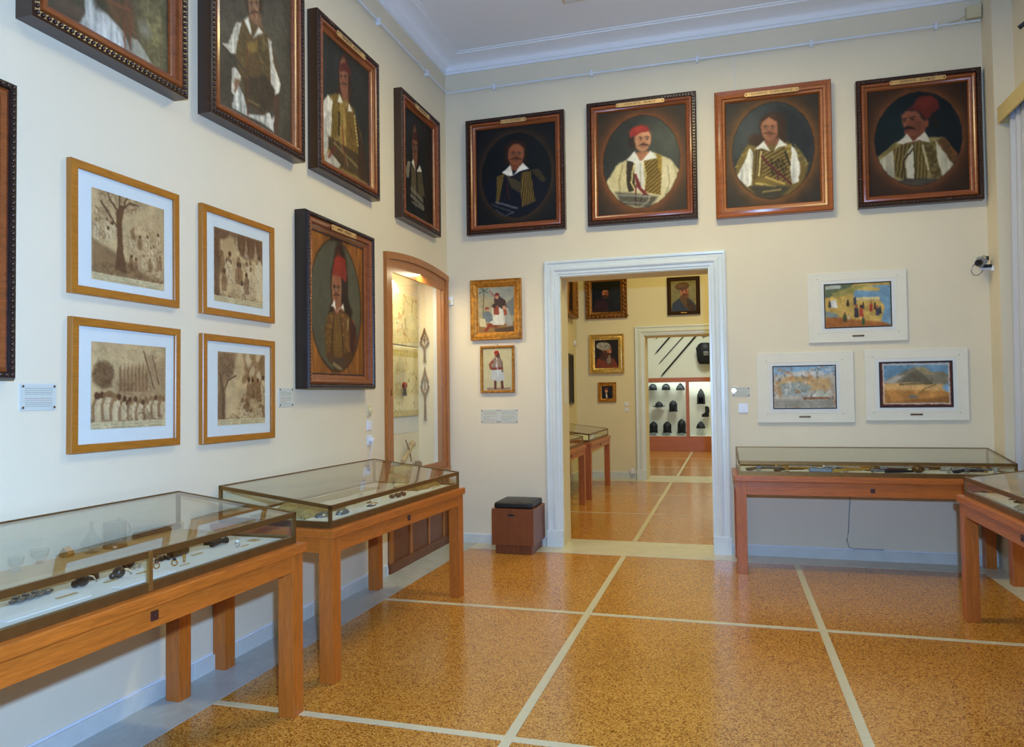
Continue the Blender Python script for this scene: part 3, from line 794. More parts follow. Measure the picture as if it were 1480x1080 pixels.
def art_dim_oval():
    p = Pic(1.38, 140, (26, 30, 30), [(455, 405), (583, 520), (598, 930), (460, 868)], 18)
    p.mottle(.4, 5); p.ell((520, 600), 20, 60, (30, 22, 18), .04)
    p.poly([(472, 690), (480, 650), (510, 640), (545, 690), (560, 800), (545, 860), (500, 830), (475, 760)], (30, 28, 28), .03)
    pleats(p, [(474, 690), (482, 650), (495, 650), (488, 720), (478, 720)], (132, 124, 104), 26, 0, .5)
    ribs(p, [(500, 660), (518, 690), (525, 800), (500, 790)], (86, 76, 52), (138, 124, 86), .1)
    ribs(p, [(525, 700), (545, 700), (560, 800), (530, 810)], (72, 64, 46), (128, 116, 84), .1)
    p.dots((500, 770), (550, 820), 10, 5, (120, 116, 100), .7); p.dots((500, 800), (555, 850), 10, 5, (130, 124, 104), .7); p.line([(505, 830), (555, 860)], 6, (140, 134, 110), .6); p.line([(515, 760), (520, 850)], 5, (118, 112, 96), .6)
    face(p, (514, 590), 14, 46, .2, (118, 78, 56), (82, 46, 34), (44, 30, 24), (34, 24, 20), 0)
    p.poly([(502, 555), (505, 530), (522, 528), (527, 570)], (66, 28, 24), .02)
    p.poly([(500, 655), (507, 640), (518, 690)], (220, 212, 192), .015); p.poly([(522, 695), (535, 665), (545, 695)], (220, 212, 192), .015)
    p.oval((518, 678), 53, 205, (26, 24, 22), (52, 40, 28), .04)
    p.grain(.12); return p

def art_wood_oval(seed=19):
    p = Pic(1.26, 160, (86, 82, 62), [(108, 150), (400, 240), (400, 955), (110, 945)], seed)
    p.mottle(.25, 4); p.ell((200, 450), 60, 200, (70, 66, 52), .25, 0, .6)
    p.ell((275, 480), 45, 130, (44, 28, 20), .03); p.poly([(245, 480), (300, 480), (340, 600), (330, 650), (205, 640), (225, 560)], (42, 28, 20), .04)
    p.poly([(245, 560), (290, 560), (295, 620), (260, 650)], (140, 92, 62), .03)
    p.poly([(190, 700), (215, 620), (260, 590), (300, 600), (345, 650), (370, 760), (330, 900), (260, 930), (200, 850)], (84, 52, 28), .03)
    brocade(p, [(205, 620), (240, 600), (235, 800), (200, 840), (195, 720)], (96, 66, 32), (140, 102, 48), .55)
    brocade(p, [(280, 610), (320, 620), (330, 820), (285, 830)], (104, 70, 34), (152, 112, 52), .55)
    ribs(p, [(240, 620), (280, 610), (285, 850), (240, 850)], (110, 78, 36), (158, 118, 54), .1, 24)
    p.dots((238, 640), (225, 800), 9, 4, (60, 38, 24)); p.dots((278, 640), (290, 820), 10, 4, (60, 38, 24)); p.dots((345, 650), (350, 760), 7, 4, (150, 70, 44))
    p.line([(318, 640), (312, 700)], 5, (190, 176, 130), .8); p.poly([(330, 640), (360, 690), (345, 850), (325, 800)], (66, 34, 26), .03)
    p.poly([(225, 860), (300, 850), (300, 930), (240, 925)], (74, 56, 40), .03); p.dots((240, 890), (285, 920), 6, 6, (150, 128, 84), .7)
    face(p, (256, 478), 27, 72, -.15, (150, 98, 66), (92, 54, 36), (46, 28, 20), (42, 26, 18), 0)
    p.poly([(232, 400), (245, 310), (270, 292), (302, 310), (312, 400), (305, 440), (270, 405)], (132, 40, 26), .015); p.ell((262, 350), 14, 40, (152, 54, 36), .06, .1, .5)
    p.poly([(226, 575), (244, 540), (252, 600), (240, 575)], (226, 220, 200), .012); p.poly([(258, 600), (290, 560), (296, 595), (278, 580)], (226, 220, 200), .012)
    cx, cy = p.T((256, 570)); rx, ry = .47, .60
    q = np.sqrt(((p.X - cx) / rx) ** 2 + ((p.Y - cy) / ry) ** 2) - 1
    m = np.clip(.5 + q * rx / .008, 0, 1)[..., None]
    w = np.array((134, 82, 34.)) * (1 + .5 * (p.vnoise(22, 3, 3) - .5) + .3 * (p.vnoise(60, 4, 2) - .5))[..., None]
    p.a = p.a * (1 - m) + w * m; p.blend(np.exp(-(q * rx / .01) ** 2) * .6, (36, 22, 14))
    p.grain(.10); return p

# ---- small pictures beside the doorway
def art_group():
    p = Pic(1.31, 120, (150, 140, 110), [(88, 110), (328, 98), (330, 418), (98, 425)], 21)
    p.mottle(.25, 5); p.poly([(88, 100), (330, 90), (330, 180), (250, 200), (88, 160)], (138, 146, 140), .12, .7); p.poly([(230, 260), (330, 170), (330, 300), (240, 320)], (98, 104, 104), .05, .8)
    p.line([(128, 130), (124, 300)], 5, (92, 72, 40))
    for a, b in ((95, 150), (105, 115), (150, 118), (155, 145), (118, 108)): p.line([(128, 132), (a, b)], 8, (70, 92, 76), .8)
    p.poly([(95, 360), (330, 350), (330, 425), (95, 425)], (134, 100, 58), .03)
    p.line([(165, 130), (205, 185)], 5, (150, 54, 40))
    p.poly([(195, 190), (225, 165), (270, 200), (280, 260), (230, 260), (200, 250)], (66, 46, 44), .02); p.ell((214, 160), 15, 14, (112, 40, 34), .015); p.ell((216, 178), 10, 12, (170, 124, 92), .015)
    p.poly([(180, 250), (215, 235), (260, 270), (270, 360), (210, 370), (185, 330)], (188, 184, 168), .02); p.poly([(190, 235), (225, 240), (230, 300), (195, 300)], (134, 60, 44), .02); p.ell((196, 238), 14, 14, (60, 40, 34), .015)
    p.poly([(120, 290), (150, 265), (185, 300), (190, 350), (130, 350)], (104, 112, 116), .02); p.ell((150, 258), 12, 12, (128, 50, 38), .015); p.ell((152, 270), 9, 9, (176, 132, 100), .015)
    p.poly([(100, 320), (140, 330), (150, 385), (105, 380)], (196, 184, 146), .02); p.poly([(170, 350), (250, 300), (260, 370), (180, 370)], (204, 200, 186), .02); p.poly([(250, 260), (285, 250), (320, 370), (280, 380)], (150, 150, 140), .02); p.ell((262, 250), 12, 13, (174, 126, 94), .015); p.poly([(256, 265), (276, 262), (282, 300), (262, 305)], (140, 70, 46), .02)
    p.poly([(130, 410), (165, 360), (190, 362), (150, 418)], (126, 52, 36), .015); p.poly([(180, 370), (230, 375), (215, 390), (178, 385)], (120, 60, 44), .015); p.line([(190, 330), (250, 290)], 5, (220, 214, 196))
    p.poly([(200, 395), (325, 380), (328, 418), (205, 420)], (70, 54, 40), .03, .8)
    p.grain(.12); return p

def art_standing():
    p = Pic(1.45, 110, (206, 192, 150), [(122, 512), (312, 510), (315, 783), (122, 788)], 22)
    p.mottle(.08, 4); p.poly([(145, 768), (305, 764), (300, 780), (150, 784)], (150, 112, 92), .03, .8)
    p.poly([(195, 690), (212, 690), (210, 778), (195, 776)], (110, 60, 52), .012); p.poly([(234, 690), (250, 690), (258, 770), (242, 778)], (110, 60, 52), .012)
    p.poly([(182, 640), (250, 635), (266, 712), (230, 728), (172, 712)], (196, 196, 194), .015); p.stripe(np.ones((p.h, p.w)), .12, 40)
    p.poly([(185, 585), (205, 565), (240, 575), (250, 640), (182, 645)], (150, 128, 112), .015); p.poly([(240, 580), (252, 600), (256, 665), (244, 665)], (128, 108, 92), .015)
    p.poly([(185, 585), (160, 615), (170, 650), (192, 650), (184, 638), (178, 618), (196, 600)], (150, 80, 60), .012)
    p.line([(212, 575), (210, 650)], 7, (206, 200, 190)); p.line([(206, 580), (222, 640)], 4, (140, 56, 46)); p.poly([(184, 636), (250, 632), (250, 648), (184, 652)], (130, 62, 50), .012)
    p.ell((212, 555), 12, 16, (176, 118, 90), .012); p.ell((220, 556), 11, 18, (66, 44, 36), .015, 0, .7); p.ell((212, 540), 16, 14, (166, 50, 40), .015); p.line([(226, 545), (230, 572)], 7, (60, 44, 40))
    p.line([(200, 558), (208, 560)], 3, (70, 40, 30)); p.line([(215, 600), (220, 690)], 8, (232, 234, 238), .5)
    p.grain(.06); return p

# ---- sepia pen drawings with a written strip below
def sepia(kind, src, A, seed):
    p = Pic(A, 170, (196, 164, 116), src, seed); R = random.Random(seed)
    p.mottle(.22, 5)
    def hatch(cx, cy, rx, ry, n, c, al=.5):
        for _ in range(int(n * 1.5)):
            a = R.uniform(0, 6.28); r = math.sqrt(R.random()); x = cx + rx * r * math.cos(a); y = cy + ry * r * math.sin(a); l = R.uniform(.015, .05); t = R.uniform(0, 3.1)
            p.H, H = None, p.H; k, p.k = p.k, 1.0
            p.line([(x - l * math.cos(t), y - l * math.sin(t)), (x, y + R.uniform(-.01, .01)), (x + l * math.cos(t), y + l * math.sin(t))], .004, c, al, .006)
            p.H = H; p.k = k
    def U(f, *a, **k):
        H, p.H = p.H, None; q, p.k = p.k, 1.0; f(*a, **k); p.H = H; p.k = q
    ink = (92, 58, 34); mid = (142, 104, 66); lite = (214, 186, 140)
    def man(x, y, h, c):
        U(p.poly, [(x - h * .16, y), (x - h * .2, y - h * .5), (x - h * .1, y - h * .78), (x + h * .1, y - h * .78), (x + h * .2, y - h * .5), (x + h * .16, y)], c, .012, .8)
        U(p.ell, (x, y - h * .88), h * .1, h * .12, ink if R.random() < .5 else mid, .01); U(p.line, [(x - h * .1, y - h * .6), (x + h * .12, y - h * .3)], .006, ink, .6); U(p.line, [(x + h * .03, y - h * .4), (x + h * .02, y)], .005, ink, .6)
    yb = A * .93
    if kind == 'tree':
        U(p.poly, [(0, .52), (.32, .62), (.55, .74), (1, .86), (1, yb), (0, yb)], (126, 92, 58), .05, .75)
        U(p.poly, [(.30, .8), (.33, .5), (.31, .2), (.36, .1), (.42, .1), (.39, .3), (.41, .6), (.46, .82)], (108, 74, 46), .015)
        for q in ([(.35, .18), (.24, .08), (.2, .0)], [(.4, .14), (.5, .05), (.62, .05)], [(.36, .12), (.36, .0)], [(.33, .35), (.2, .2), (.12, .12)], [(.41, .12), (.46, .0)]): U(p.line, q, .022, (100, 70, 44), .9)
        hatch(.38, .06, .3, .1, 90, ink); hatch(.14, .34, .14, .2, 70, ink)
        for k in range(16): man(.5 + .48 * R.random(), .45 + .35 * R.random(), .16, lite if k % 2 else mid)
        for k in range(5): man(.05 + .22 * R.random(), .4 + .15 * R.random(), .17, lite)
        hatch(.5, .82, .5, .1, 130, ink, .6); hatch(.72, .5, .28, .26, 120, mid, .7); hatch(.7, .15, .28, .1, 20, mid, .4)
    elif kind == 'procession':
        U(p.poly, [(.05, .55), (.3, .5), (.34, .3), (.5, .22), (.72, .2), (1, .12), (1, .6), (.05, .64)], (168, 134, 92), .05, .8)
        U(p.ell, (.15, .33), .13, .14, (134, 100, 64), .04); hatch(.15, .33, .13, .14, 80, ink, .6)
        for k in range(8): x = .35 + .05 * k; U(p.poly, [(x, .5), (x, .36 - .1 * R.random()), (x + .02, .26 - .1 * R.random()), (x + .04, .38), (x + .04, .5)], mid, .012)
        U(p.poly, [(.66, .06), (.78, .1), (.88, .45), (.8, .46)], (176, 142, 98), .02); U(p.line, [(.68, .06), (.82, .45)], .012, ink); U(p.line, [(.8, .1), (.9, .42)], .01, ink); hatch(.85, .25, .15, .2, 60, mid)
        for k in range(26): man(.06 + .036 * k + .01 * R.random(), .80 + .05 * R.random() - .06 * abs(k / 26 - .5), .30 if k < 9 else .25, lite if k % 3 else mid)
        U(p.poly, [(0, .78), (.1, .86), (.4, .9), (.62, 1.02), (.6, yb), (0, yb)], (98, 70, 46), .04, .9); hatch(.28, .98, .28, .08, 80, ink); hatch(.7, .85, .3, .14, 150, ink, .55); hatch(.5, .5, .4, .1, 60, ink, .5); hatch(.4, .1, .4, .07, 26, mid, .4)
    elif kind == 'crowd':
        U(p.poly, [(0, 0), (1, 0), (1, .35), (.8, .3), (.6, .32), (.45, .18), (.3, .1), (.12, .15), (.1, .9), (0, .9)], (104, 70, 46), .05, .85)
        for k in range(6): U(p.poly, [(.4 + .1 * k, .3), (.44 + .1 * k, .04), (.5 + .1 * k, .3)], mid if k % 2 else lite, .02, .6)
        U(p.poly, [(.15, .2), (.3, .05), (.4, .08), (.5, .5), (.2, .6)], (190, 156, 108), .06, .8)
        for k in range(22): man(.12 + .82 * R.random(), .5 + .45 * R.random(), .3, lite if k % 3 else mid)
        U(p.ell, (.92, .6), .1, .28, (216, 190, 146), .06, 0, .8); U(p.poly, [(.1, .95), (.3, .85), (.5, 1.0), (.8, .95), (1, .9), (1, yb), (.05, yb)], (112, 76, 50), .05, .85)
        hatch(.5, .95, .5, .16, 150, ink, .6); hatch(.06, .5, .07, .5, 90, ink, .6); hatch(.7, .15, .3, .15, 90, ink, .6); hatch(.5, .6, .4, .25, 130, ink, .45)
    else:
        U(p.poly, [(0, 0), (.38, 0), (.3, .28), (.14, .42), (.16, .95), (.4, .9), (.45, yb), (0, yb)], (138, 102, 66), .05, .85)
        U(p.line, [(.1, yb), (.12, .55), (.05, .3)], .05, (112, 78, 50)); U(p.line, [(.12, .5), (.2, .36), (.36, .3)], .025, (112, 78, 50)); hatch(.16, .18, .17, .17, 120, ink, .6); hatch(.06, .8, .08, .4, 90, ink, .6)
        U(p.poly, [(.52, 0), (1, 0), (1, .5), (.7, .45), (.55, .3)], (158, 120, 78), .06, .85); hatch(.78, .2, .22, .2, 110, ink, .5)
        for k in range(12): U(p.ell, (.55 + .45 * R.random(), .04 + .3 * R.random()), .05, .07, lite if k % 2 else mid, .03, R.random(), .8)
        for k in range(16): man(.46 + .5 * R.random(), .55 + .5 * R.random(), .28, lite if k % 3 else mid)
        hatch(.7, .8, .3, .3, 170, ink, .55); hatch(.3, .95, .2, .15, 110, ink, .6); hatch(.8, .5, .2, .1, 50, ink, .7)
    U(p.poly, [(0, yb - .01), (1, yb - .01), (1, A), (0, A)], (206, 184, 138), .01)
    for ln in range(2):
        x = .03
        while x < .94:
            w = R.uniform(.012, .05); yy = yb + .016 + ln * .03
            if R.random() < .82: U(p.line, [(x, yy + R.uniform(-.004, .004)), (x + w * .5, yy + R.uniform(-.006, .006)), (x + w, yy)], .006, (120, 92, 58), .7)
            x += w + .012
    p.grain(.16); return p

# ---- landscapes on the three mounts (plain views in like colours)
def art_village():
    p = Pic(.62, 150, (196, 162, 88), [(483, 152), (818, 136), (822, 348), (487, 362)], 31)
    p.mottle(.35, 8); p.poly([(483, 140), (640, 140), (600, 180), (500, 215), (483, 215)], (98, 108, 82), .03); p.dots((495, 165), (560, 160), 9, 9, (198, 200, 190), .6); p.poly([(520, 190), (640, 155), (720, 145), (640, 190), (530, 215)], (150, 140, 80), .03)
    p.poly([(640, 175), (700, 160), (770, 150), (820, 150), (820, 350), (770, 340), (790, 250), (760, 220), (650, 225), (630, 200)], (116, 150, 172), .02); p.poly([(640, 175), (700, 158), (770, 165), (760, 180), (690, 178)], (196, 164, 92), .02); p.dots((650, 218), (760, 214), 14, 7, (206, 190, 140))
    p.poly([(490, 300), (640, 320), (780, 330), (820, 345), (820, 362), (487, 362)], (158, 100, 54), .03); p.poly([(487, 280), (540, 290), (560, 310), (490, 312)], (124, 136, 134), .02); p.poly([(505, 230), (540, 222), (550, 262), (505, 264)], (206, 204, 190), .015)
    p.poly([(630, 215), (645, 205), (646, 250), (632, 250)], (70, 70, 80), .01)
    R = random.Random(3)
    for x, y, h, c in ((508, 262, 40, (70, 70, 60)), (602, 256, 34, (50, 44, 44)), (645, 310, 66, (60, 58, 62)), (670, 305, 60, (166, 66, 48)), (680, 268, 36, (70, 60, 56)), (720, 280, 50, (158, 62, 46)), (752, 300, 54, (72, 72, 84)), (766, 290, 40, (60, 60, 66)), (586, 330, 50, (72, 80, 56)), (680, 345, 44, (58, 80, 58)), (740, 270, 36, (90, 56, 48)), (605, 320, 30, (206, 190, 150))):
        p.poly([(x - h * .16, y), (x - h * .14, y - h * .7), (x + h * .14, y - h * .7), (x + h * .2, y)], c, .012); p.ell((x, y - h * .82), h * .1, h * .13, (150, 90, 64) if R.random() < .5 else (46, 36, 36), .01)
    p.mottle(.25, 20); p.grain(.1); return p
def art_bay():
    p = Pic(.68, 150, (186, 176, 160), [(232, 550), (545, 545), (547, 755), (234, 762)], 32)
    p.mottle(.3, 10); p.poly([(232, 545), (548, 540), (548, 585), (470, 585), (380, 570), (330, 590), (232, 590)], (140, 172, 194), .03); p.dots((300, 588), (480, 582), 16, 12, (206, 206, 198), .6)
    p.poly([(245, 630), (300, 600), (520, 605), (525, 660), (420, 670), (300, 690), (250, 680)], (196, 158, 104), .05, .85); p.poly([(260, 640), (360, 625), (430, 650), (400, 690), (280, 700)], (140, 164, 170), .05, .7); p.poly([(410, 690), (470, 670), (520, 680), (510, 705), (420, 705)], (178, 184, 164), .04, .8)
    v = p.vnoise(14, 14, 3); p.blend(np.clip((v - .58) * 6, 0, 1) * .7, (216, 212, 204)); v = p.vnoise(20, 20, 3); p.blend(np.clip((v - .62) * 7, 0, 1) * .6, (96, 98, 92)); v = p.vnoise(9, 9, 3); p.blend(np.clip((v - .6) * 6, 0, 1) * .5, (178, 112, 56))
    p.poly([(240, 715), (400, 720), (530, 710), (540, 755), (240, 758)], (142, 138, 124), .04, .7); p.dots((390, 710), (510, 706), 14, 6, (140, 86, 56), .8); p.line([(250, 715), (350, 650), (420, 720)], 3, (206, 200, 190), .6)
    p.grain(.12); return p
def art_plain():
    p = Pic(.62, 150, (186, 130, 70), [(760, 530), (1122, 520), (1123, 748), (764, 755)], 33)
    p.mottle(.3, 7); p.poly([(760, 515), (1125, 515), (1125, 600), (760, 625)], (110, 144, 166), .02)
    p.poly([(775, 640), (800, 612), (870, 580), (940, 548), (1000, 575), (1080, 572), (1118, 600), (1118, 640)], (132, 122, 102), .02); p.poly([(860, 630), (900, 590), (950, 560), (990, 600), (1020, 632)], (100, 92, 74), .03, .8); p.poly([(930, 548), (990, 552), (1040, 590), (990, 590)], (158, 144, 106), .02)
    p.poly([(780, 632), (830, 600), (880, 592), (830, 640)], (198, 190, 178), .03, .7)
    p.poly([(775, 640), (900, 630), (1118, 640), (1118, 670), (775, 668)], (208, 164, 104), .03); p.dots((860, 640), (1020, 634), 24, 4, (90, 84, 58), .8)
    p.poly([(1070, 650), (1118, 620), (1118, 680), (1090, 672)], (130, 166, 186), .02); p.line([(950, 695), (985, 660), (1040, 640)], 5, (104, 90, 56), .8); p.poly([(900, 700), (930, 690), (960, 702), (920, 712)], (130, 120, 108), .015); p.poly([(930, 715), (1118, 700), (1118, 740), (775, 740)], (146, 98, 54), .03, .8)
    p.mottle(.3, 16)
    for a, b in (((760, 527), (1125, 517)), ((1118, 517), (1120, 750)), ((764, 750), (1125, 744)), ((765, 527), (768, 755))): p.line([a, b], 14, (84, 44, 38)); 
    for a, b in (((775, 540), (1110, 532)), ((1108, 532), (1110, 735)), ((780, 740), (1110, 733)), ((777, 540), (780, 740))): p.line([a, b], 6, (206, 190, 176))
    p.grain(.1); return p

# ---- portraits in the room beyond
def art_beyond(kind):
    if kind == 'dark':
        p = Pic(1.2, 90, (14, 18, 24), [(312, 180), (482, 178), (484, 376), (314, 380)], 41); p.mottle(.4, 4); p.ell((450, 290), 50, 70, (34, 38, 40), .15, 0, .6)
        p.poly([(320, 380), (335, 310), (370, 285), (420, 285), (430, 380)], (52, 26, 30), .05); p.poly([(350, 300), (400, 275), (440, 310), (430, 380), (410, 380), (405, 310)], (22, 22, 30), .05)
        p.ell((395, 262), 22, 34, (60, 38, 30), .03); p.ell((393, 255), 17, 27, (190, 110, 68), .02); p.ell((400, 262), 10, 18, (110, 54, 36), .04, 0, .7); p.ell((390, 275), 14, 10, (70, 36, 26), .02); p.ell((388, 250), 4, 3, (30, 18, 14), .01); p.ell((400, 250), 4, 3, (30, 18, 14), .01); p.ell((395, 225), 24, 12, (20, 14, 14), .02)
    elif kind == 'hat':
        p = Pic(1.13, 100, (132, 124, 86), [(783, 195), (943, 193), (943, 378), (785, 380)], 42); p.mottle(.2, 4)
        p.poly([(783, 380), (795, 330), (840, 300), (900, 300), (945, 350), (945, 382)], (52, 62, 84), .03); p.poly([(835, 300), (850, 280), (900, 305), (890, 370), (860, 340)], (96, 70, 46), .03); p.poly([(880, 300), (940, 350), (930, 380), (890, 375)], (66, 50, 40), .04)
        p.ell((868, 262), 26, 32, (186, 112, 80), .02); p.ell((875, 285), 22, 16, (96, 62, 42), .03); p.ell((882, 270), 13, 26, (132, 74, 52), .04, 0, .6); p.ell((858, 258), 5, 3, (40, 26, 20), .01); p.ell((878, 256), 5, 3, (40, 26, 20), .01); p.line([(868, 258), (873, 272)], 4, (214, 142, 104), .8); p.poly([(855, 278), (870, 274), (892, 282), (870, 284)], (80, 50, 34), .015)
        p.ell((856, 228), 44, 24, (92, 64, 46), .02, -.1); p.ell((850, 222), 30, 12, (120, 88, 66), .05, -.1, .6)
    elif kind == 'turban':
        p = Pic(1.27, 100, (34, 26, 22), [(332, 540), (478, 540), (478, 718), (334, 718)], 43); p.mottle(.4, 5)
        p.poly([(336, 718), (345, 665), (385, 640), (450, 660), (478, 718)], (124, 58, 38), .03); p.poly([(380, 650), (400, 610), (430, 640), (440, 690), (410, 700)], (92, 70, 58), .04); p.poly([(395, 630), (425, 625), (432, 680), (412, 695)], (138, 122, 104), .03)
        p.ell((408, 610), 28, 36, (160, 100, 72), .02); p.ell((390, 640), 26, 34, (70, 42, 32), .04, .3, .85); p.ell((420, 612), 12, 24, (182, 120, 88), .03, 0, .7); p.line([(424, 600), (430, 622)], 4, (200, 140, 104)); p.ell((412, 602), 5, 3, (34, 22, 18), .01); p.ell((427, 600), 4, 3, (34, 22, 18), .01); p.ell((418, 630), 14, 5, (60, 36, 28), .015)
        p.ell((386, 580), 44, 26, (148, 144, 134), .02, .1); v = p.vnoise(26, 26, 2); q = np.sqrt(((p.X - .37) / .34) ** 2 + ((p.Y - .28) / .22) ** 2); p.a *= (1 + .7 * (v - .5) * (q < 1))[..., None]
    elif kind == 'small':
        p = Pic(1.26, 50, (20, 24, 34), [(372, 818), (437, 818), (437, 900), (374, 900)], 44); p.mottle(.4, 4); p.poly([(380, 900), (388, 870), (405, 862), (425, 875), (428, 900)], (16, 16, 22), .04); p.ell((400, 850), 9, 14, (196, 140, 104), .03); p.ell((400, 838), 12, 8, (120, 60, 44), .04); p.poly([(396, 870), (404, 864), (408, 895), (398, 896)], (206, 200, 190), .03)
    else:
        p = Pic(1.25, 60, (30, 30, 26), None, 45); p.mottle(.5, 5); p.ell((.5, .45), .18, .24, (120, 84, 60), .1); p.poly([(.15, 1.25), (.3, .75), (.7, .75), (.9, 1.25)], (40, 36, 44), .08)
    p.grain(.1); return p
# ------------------------------------------------------------------ framed pictures
LW = PI / 2      # on the left wall: local x runs along +y, the front faces +x
FONT_CACHE = {}
def lettering(text, size, parent, mat, loc, depth=.0006, name='lettering', wide=None):
    cu = bpy.data.curves.new('letters', 'FONT'); cu.body = text; cu.size = size; cu.align_x = 'CENTER'; cu.align_y = 'CENTER'; cu.extrude = depth
    cu.resolution_u = 2
    o = bpy.data.objects.new('letters', cu); COL.objects.link(o)
    bpy.context.view_layer.update()
    me = bpy.data.meshes.new_from_object(o.evaluated_get(bpy.context.evaluated_depsgraph_get()))
    bpy.data.objects.remove(o); bpy.data.curves.remove(cu)
    me.transform(Matrix.Rotation(PI / 2, 4, 'X'))
    if wide:
        xs = [v.co.x for v in me.vertices]; k = wide / max(1e-6, max(xs) - min(xs))
        me.transform(Matrix.Diagonal((k, 1, 1, 1)))
    if '  ' in text:      # two words: each its own piece
        xs = sorted(set(round(v.co.x, 5) for v in me.vertices)); gaps = [(b - a, (a + b) / 2) for a, b in zip(xs[:-1], xs[1:])]; cut = max(gaps)[1]
        for side in (0, 1):
            bm = bmesh.new(); bm.from_mesh(me)
            bmesh.ops.delete(bm, geom=[v for v in bm.verts if (v.co.x > cut) == (side == 0)], context='VERTS')
            m2 = bpy.data.meshes.new(name); bm.to_mesh(m2); bm.free(); m2.materials.append(mat)
            r = bpy.data.objects.new(name, m2); COL.objects.link(r); r.parent = parent; r.location = loc
        bpy.data.meshes.remove(me)
        return r
    me.name = name; me.materials.clear(); me.materials.append(mat)
    r = bpy.data.objects.new(name, me); COL.objects.link(r); r.parent = parent; r.location = loc
    return r

def name_plate(parent, cz, front, wide, text, twide, tall=.038):
    b = MB(); n = 6; pts = []
    for sx in (1, -1):
        for k in range(n + 1):
            a = -PI / 2 + PI * k / n
            pts.append((sx * (wide / 2 - .012) + sx * .012 * math.cos(a), sx * tall / 2 * math.sin(a)))
    pl = MB().prism(pts, -front - .004, -front).build('name_plate', PLATE, parent, 30)
    pl.location = (0, 0, cz)
    for s in (-1, 1):
        MB().sphere((0, 0, 0), .006, 8, 6, (1, .5, 1)).build('screw', INK, pl, 40, (s * (wide / 2 - .016), -front - .004, 0))
    if text: lettering(text, .026, pl, INK, (0, -front - .0045, 0), wide=twide)
    return pl

def beads(w, h, ins, front, r, step):
    b = bmesh.new(); base = bmesh.new()
    bmesh.ops.create_uvsphere(base, u_segments=7, v_segments=5, radius=r)
    bv = [v.co.copy() for v in base.verts]; bf = [[v.index for v in f.verts] for f in base.faces]; base.free()
    V = []; F = []
    X = w / 2 - ins; Z = h / 2 - ins
    P = []
    n = int(2 * X / step); P += [(-X + 2 * X * k / n, s * Z) for k in range(n + 1) for s in (-1, 1)]
    n = int(2 * Z / step); P += [(s * X, -Z + 2 * Z * k / n) for k in range(1, n) for s in (-1, 1)]
    for (x, z) in P:
        o = len(V); V += [v + Vector((x, -front, z)) for v in bv]; F += [[i + o for i in f] for f in bf]
    m = MB(); b.free()
    me = bpy.data.meshes.new('t'); me.from_pydata(V, [], F); m.bm.from_mesh(me); bpy.data.meshes.remove(me)
    return m

def portrait(name, label, loc, rz, w, h, art, plate=None, style='bead', depth=.085, group=None, tilt=0.0):
    t = thing(name, label, 'painting', loc, rz, group)
    t.rotation_euler = (0, tilt, rz)
    D = depth
    if style == 'bead':
        outer = [(0, 0), (0, D - .012), (.006, D - .004), (.012, D - .010), (.034, D - .010), (.038, D - .018), (.05, D - .03), (.05, 0)]
        MB().ring(w, h, outer).build('frame', FR_DARK, t, 35)
        beads(w, h, .023, D - .008, .0095, .0275).build('beading', FR_DARK, t, 60)
        inner = [(.040, .004), (.040, D - .016), (.047, D - .006), (.060, D - .002), (.070, D - .008), (.074, D - .022), (.084, D - .026), (.096, D - .040), (.100, D - .05), (.100, .004)]
        mld = MB().ring(w, h, inner).build('moulding', FR_MIDX, t, 35)
        ins = .094; fy = D - .052
    elif style == 'wood':
        outer = [(0, 0), (0, D - .006), (.008, D), (.03, D - .012), (.05, D - .004), (.066, D - .010), (.072, D - .026), (.088, D - .030), (.10, D - .048), (.10, 0)]
        MB().ring(w, h, outer).build('frame', FR_LIT, t, 35)
        ins = .096; fy = D - .052
    else:   # deep black sided frame with bead and fine inner bead
        outer = [(0, 0), (0, D - .02), (.010, D), (.03, D - .004), (.036, D - .016), (.036, 0)]
        MB().ring(w, h, outer).build('frame', FR_BLACK, t, 35)
        beads(w, h, .022, D - .002, .009, .024).build('beading', FR_DARK, t, 60)
        inner = [(.034, .004), (.034, D - .014), (.050, D - .004), (.068, D - .012), (.075, D - .034), (.085, D - .036), (.105, D - .052), (.105, .004)]
        MB().ring(w, h, inner).build('moulding', FR_MIDX, t, 35)
        beads(w, h, .108, D - .05, .005, .013).build('inner_beading', FR_DARK, t, 60)
        ins = .100; fy = D - .056
    MB().box(-w / 2 + .012, -.012, -h / 2 + .012, w / 2 - .012, -.002, h / 2 - .012).build('backing', FR_BLACK, t)
    art.mesh('canvas', w - 2 * ins, h - 2 * ins, OILP, t, fy)
    if plate:
        txt, pw, tw = plate
        name_plate(t, h / 2 - .058, D - .002, pw, txt, tw)
    return t

def on_left(y0, y1, z0, z1): return (0, (y0 + y1) / 2, (z0 + z1) / 2), y1 - y0, z1 - z0
def on_back(x0, x1, z0, z1): return ((x0 + x1) / 2, 0, (z0 + z1) / 2), x1 - x0, z1 - z0

G = 'dark framed portraits in the top row'
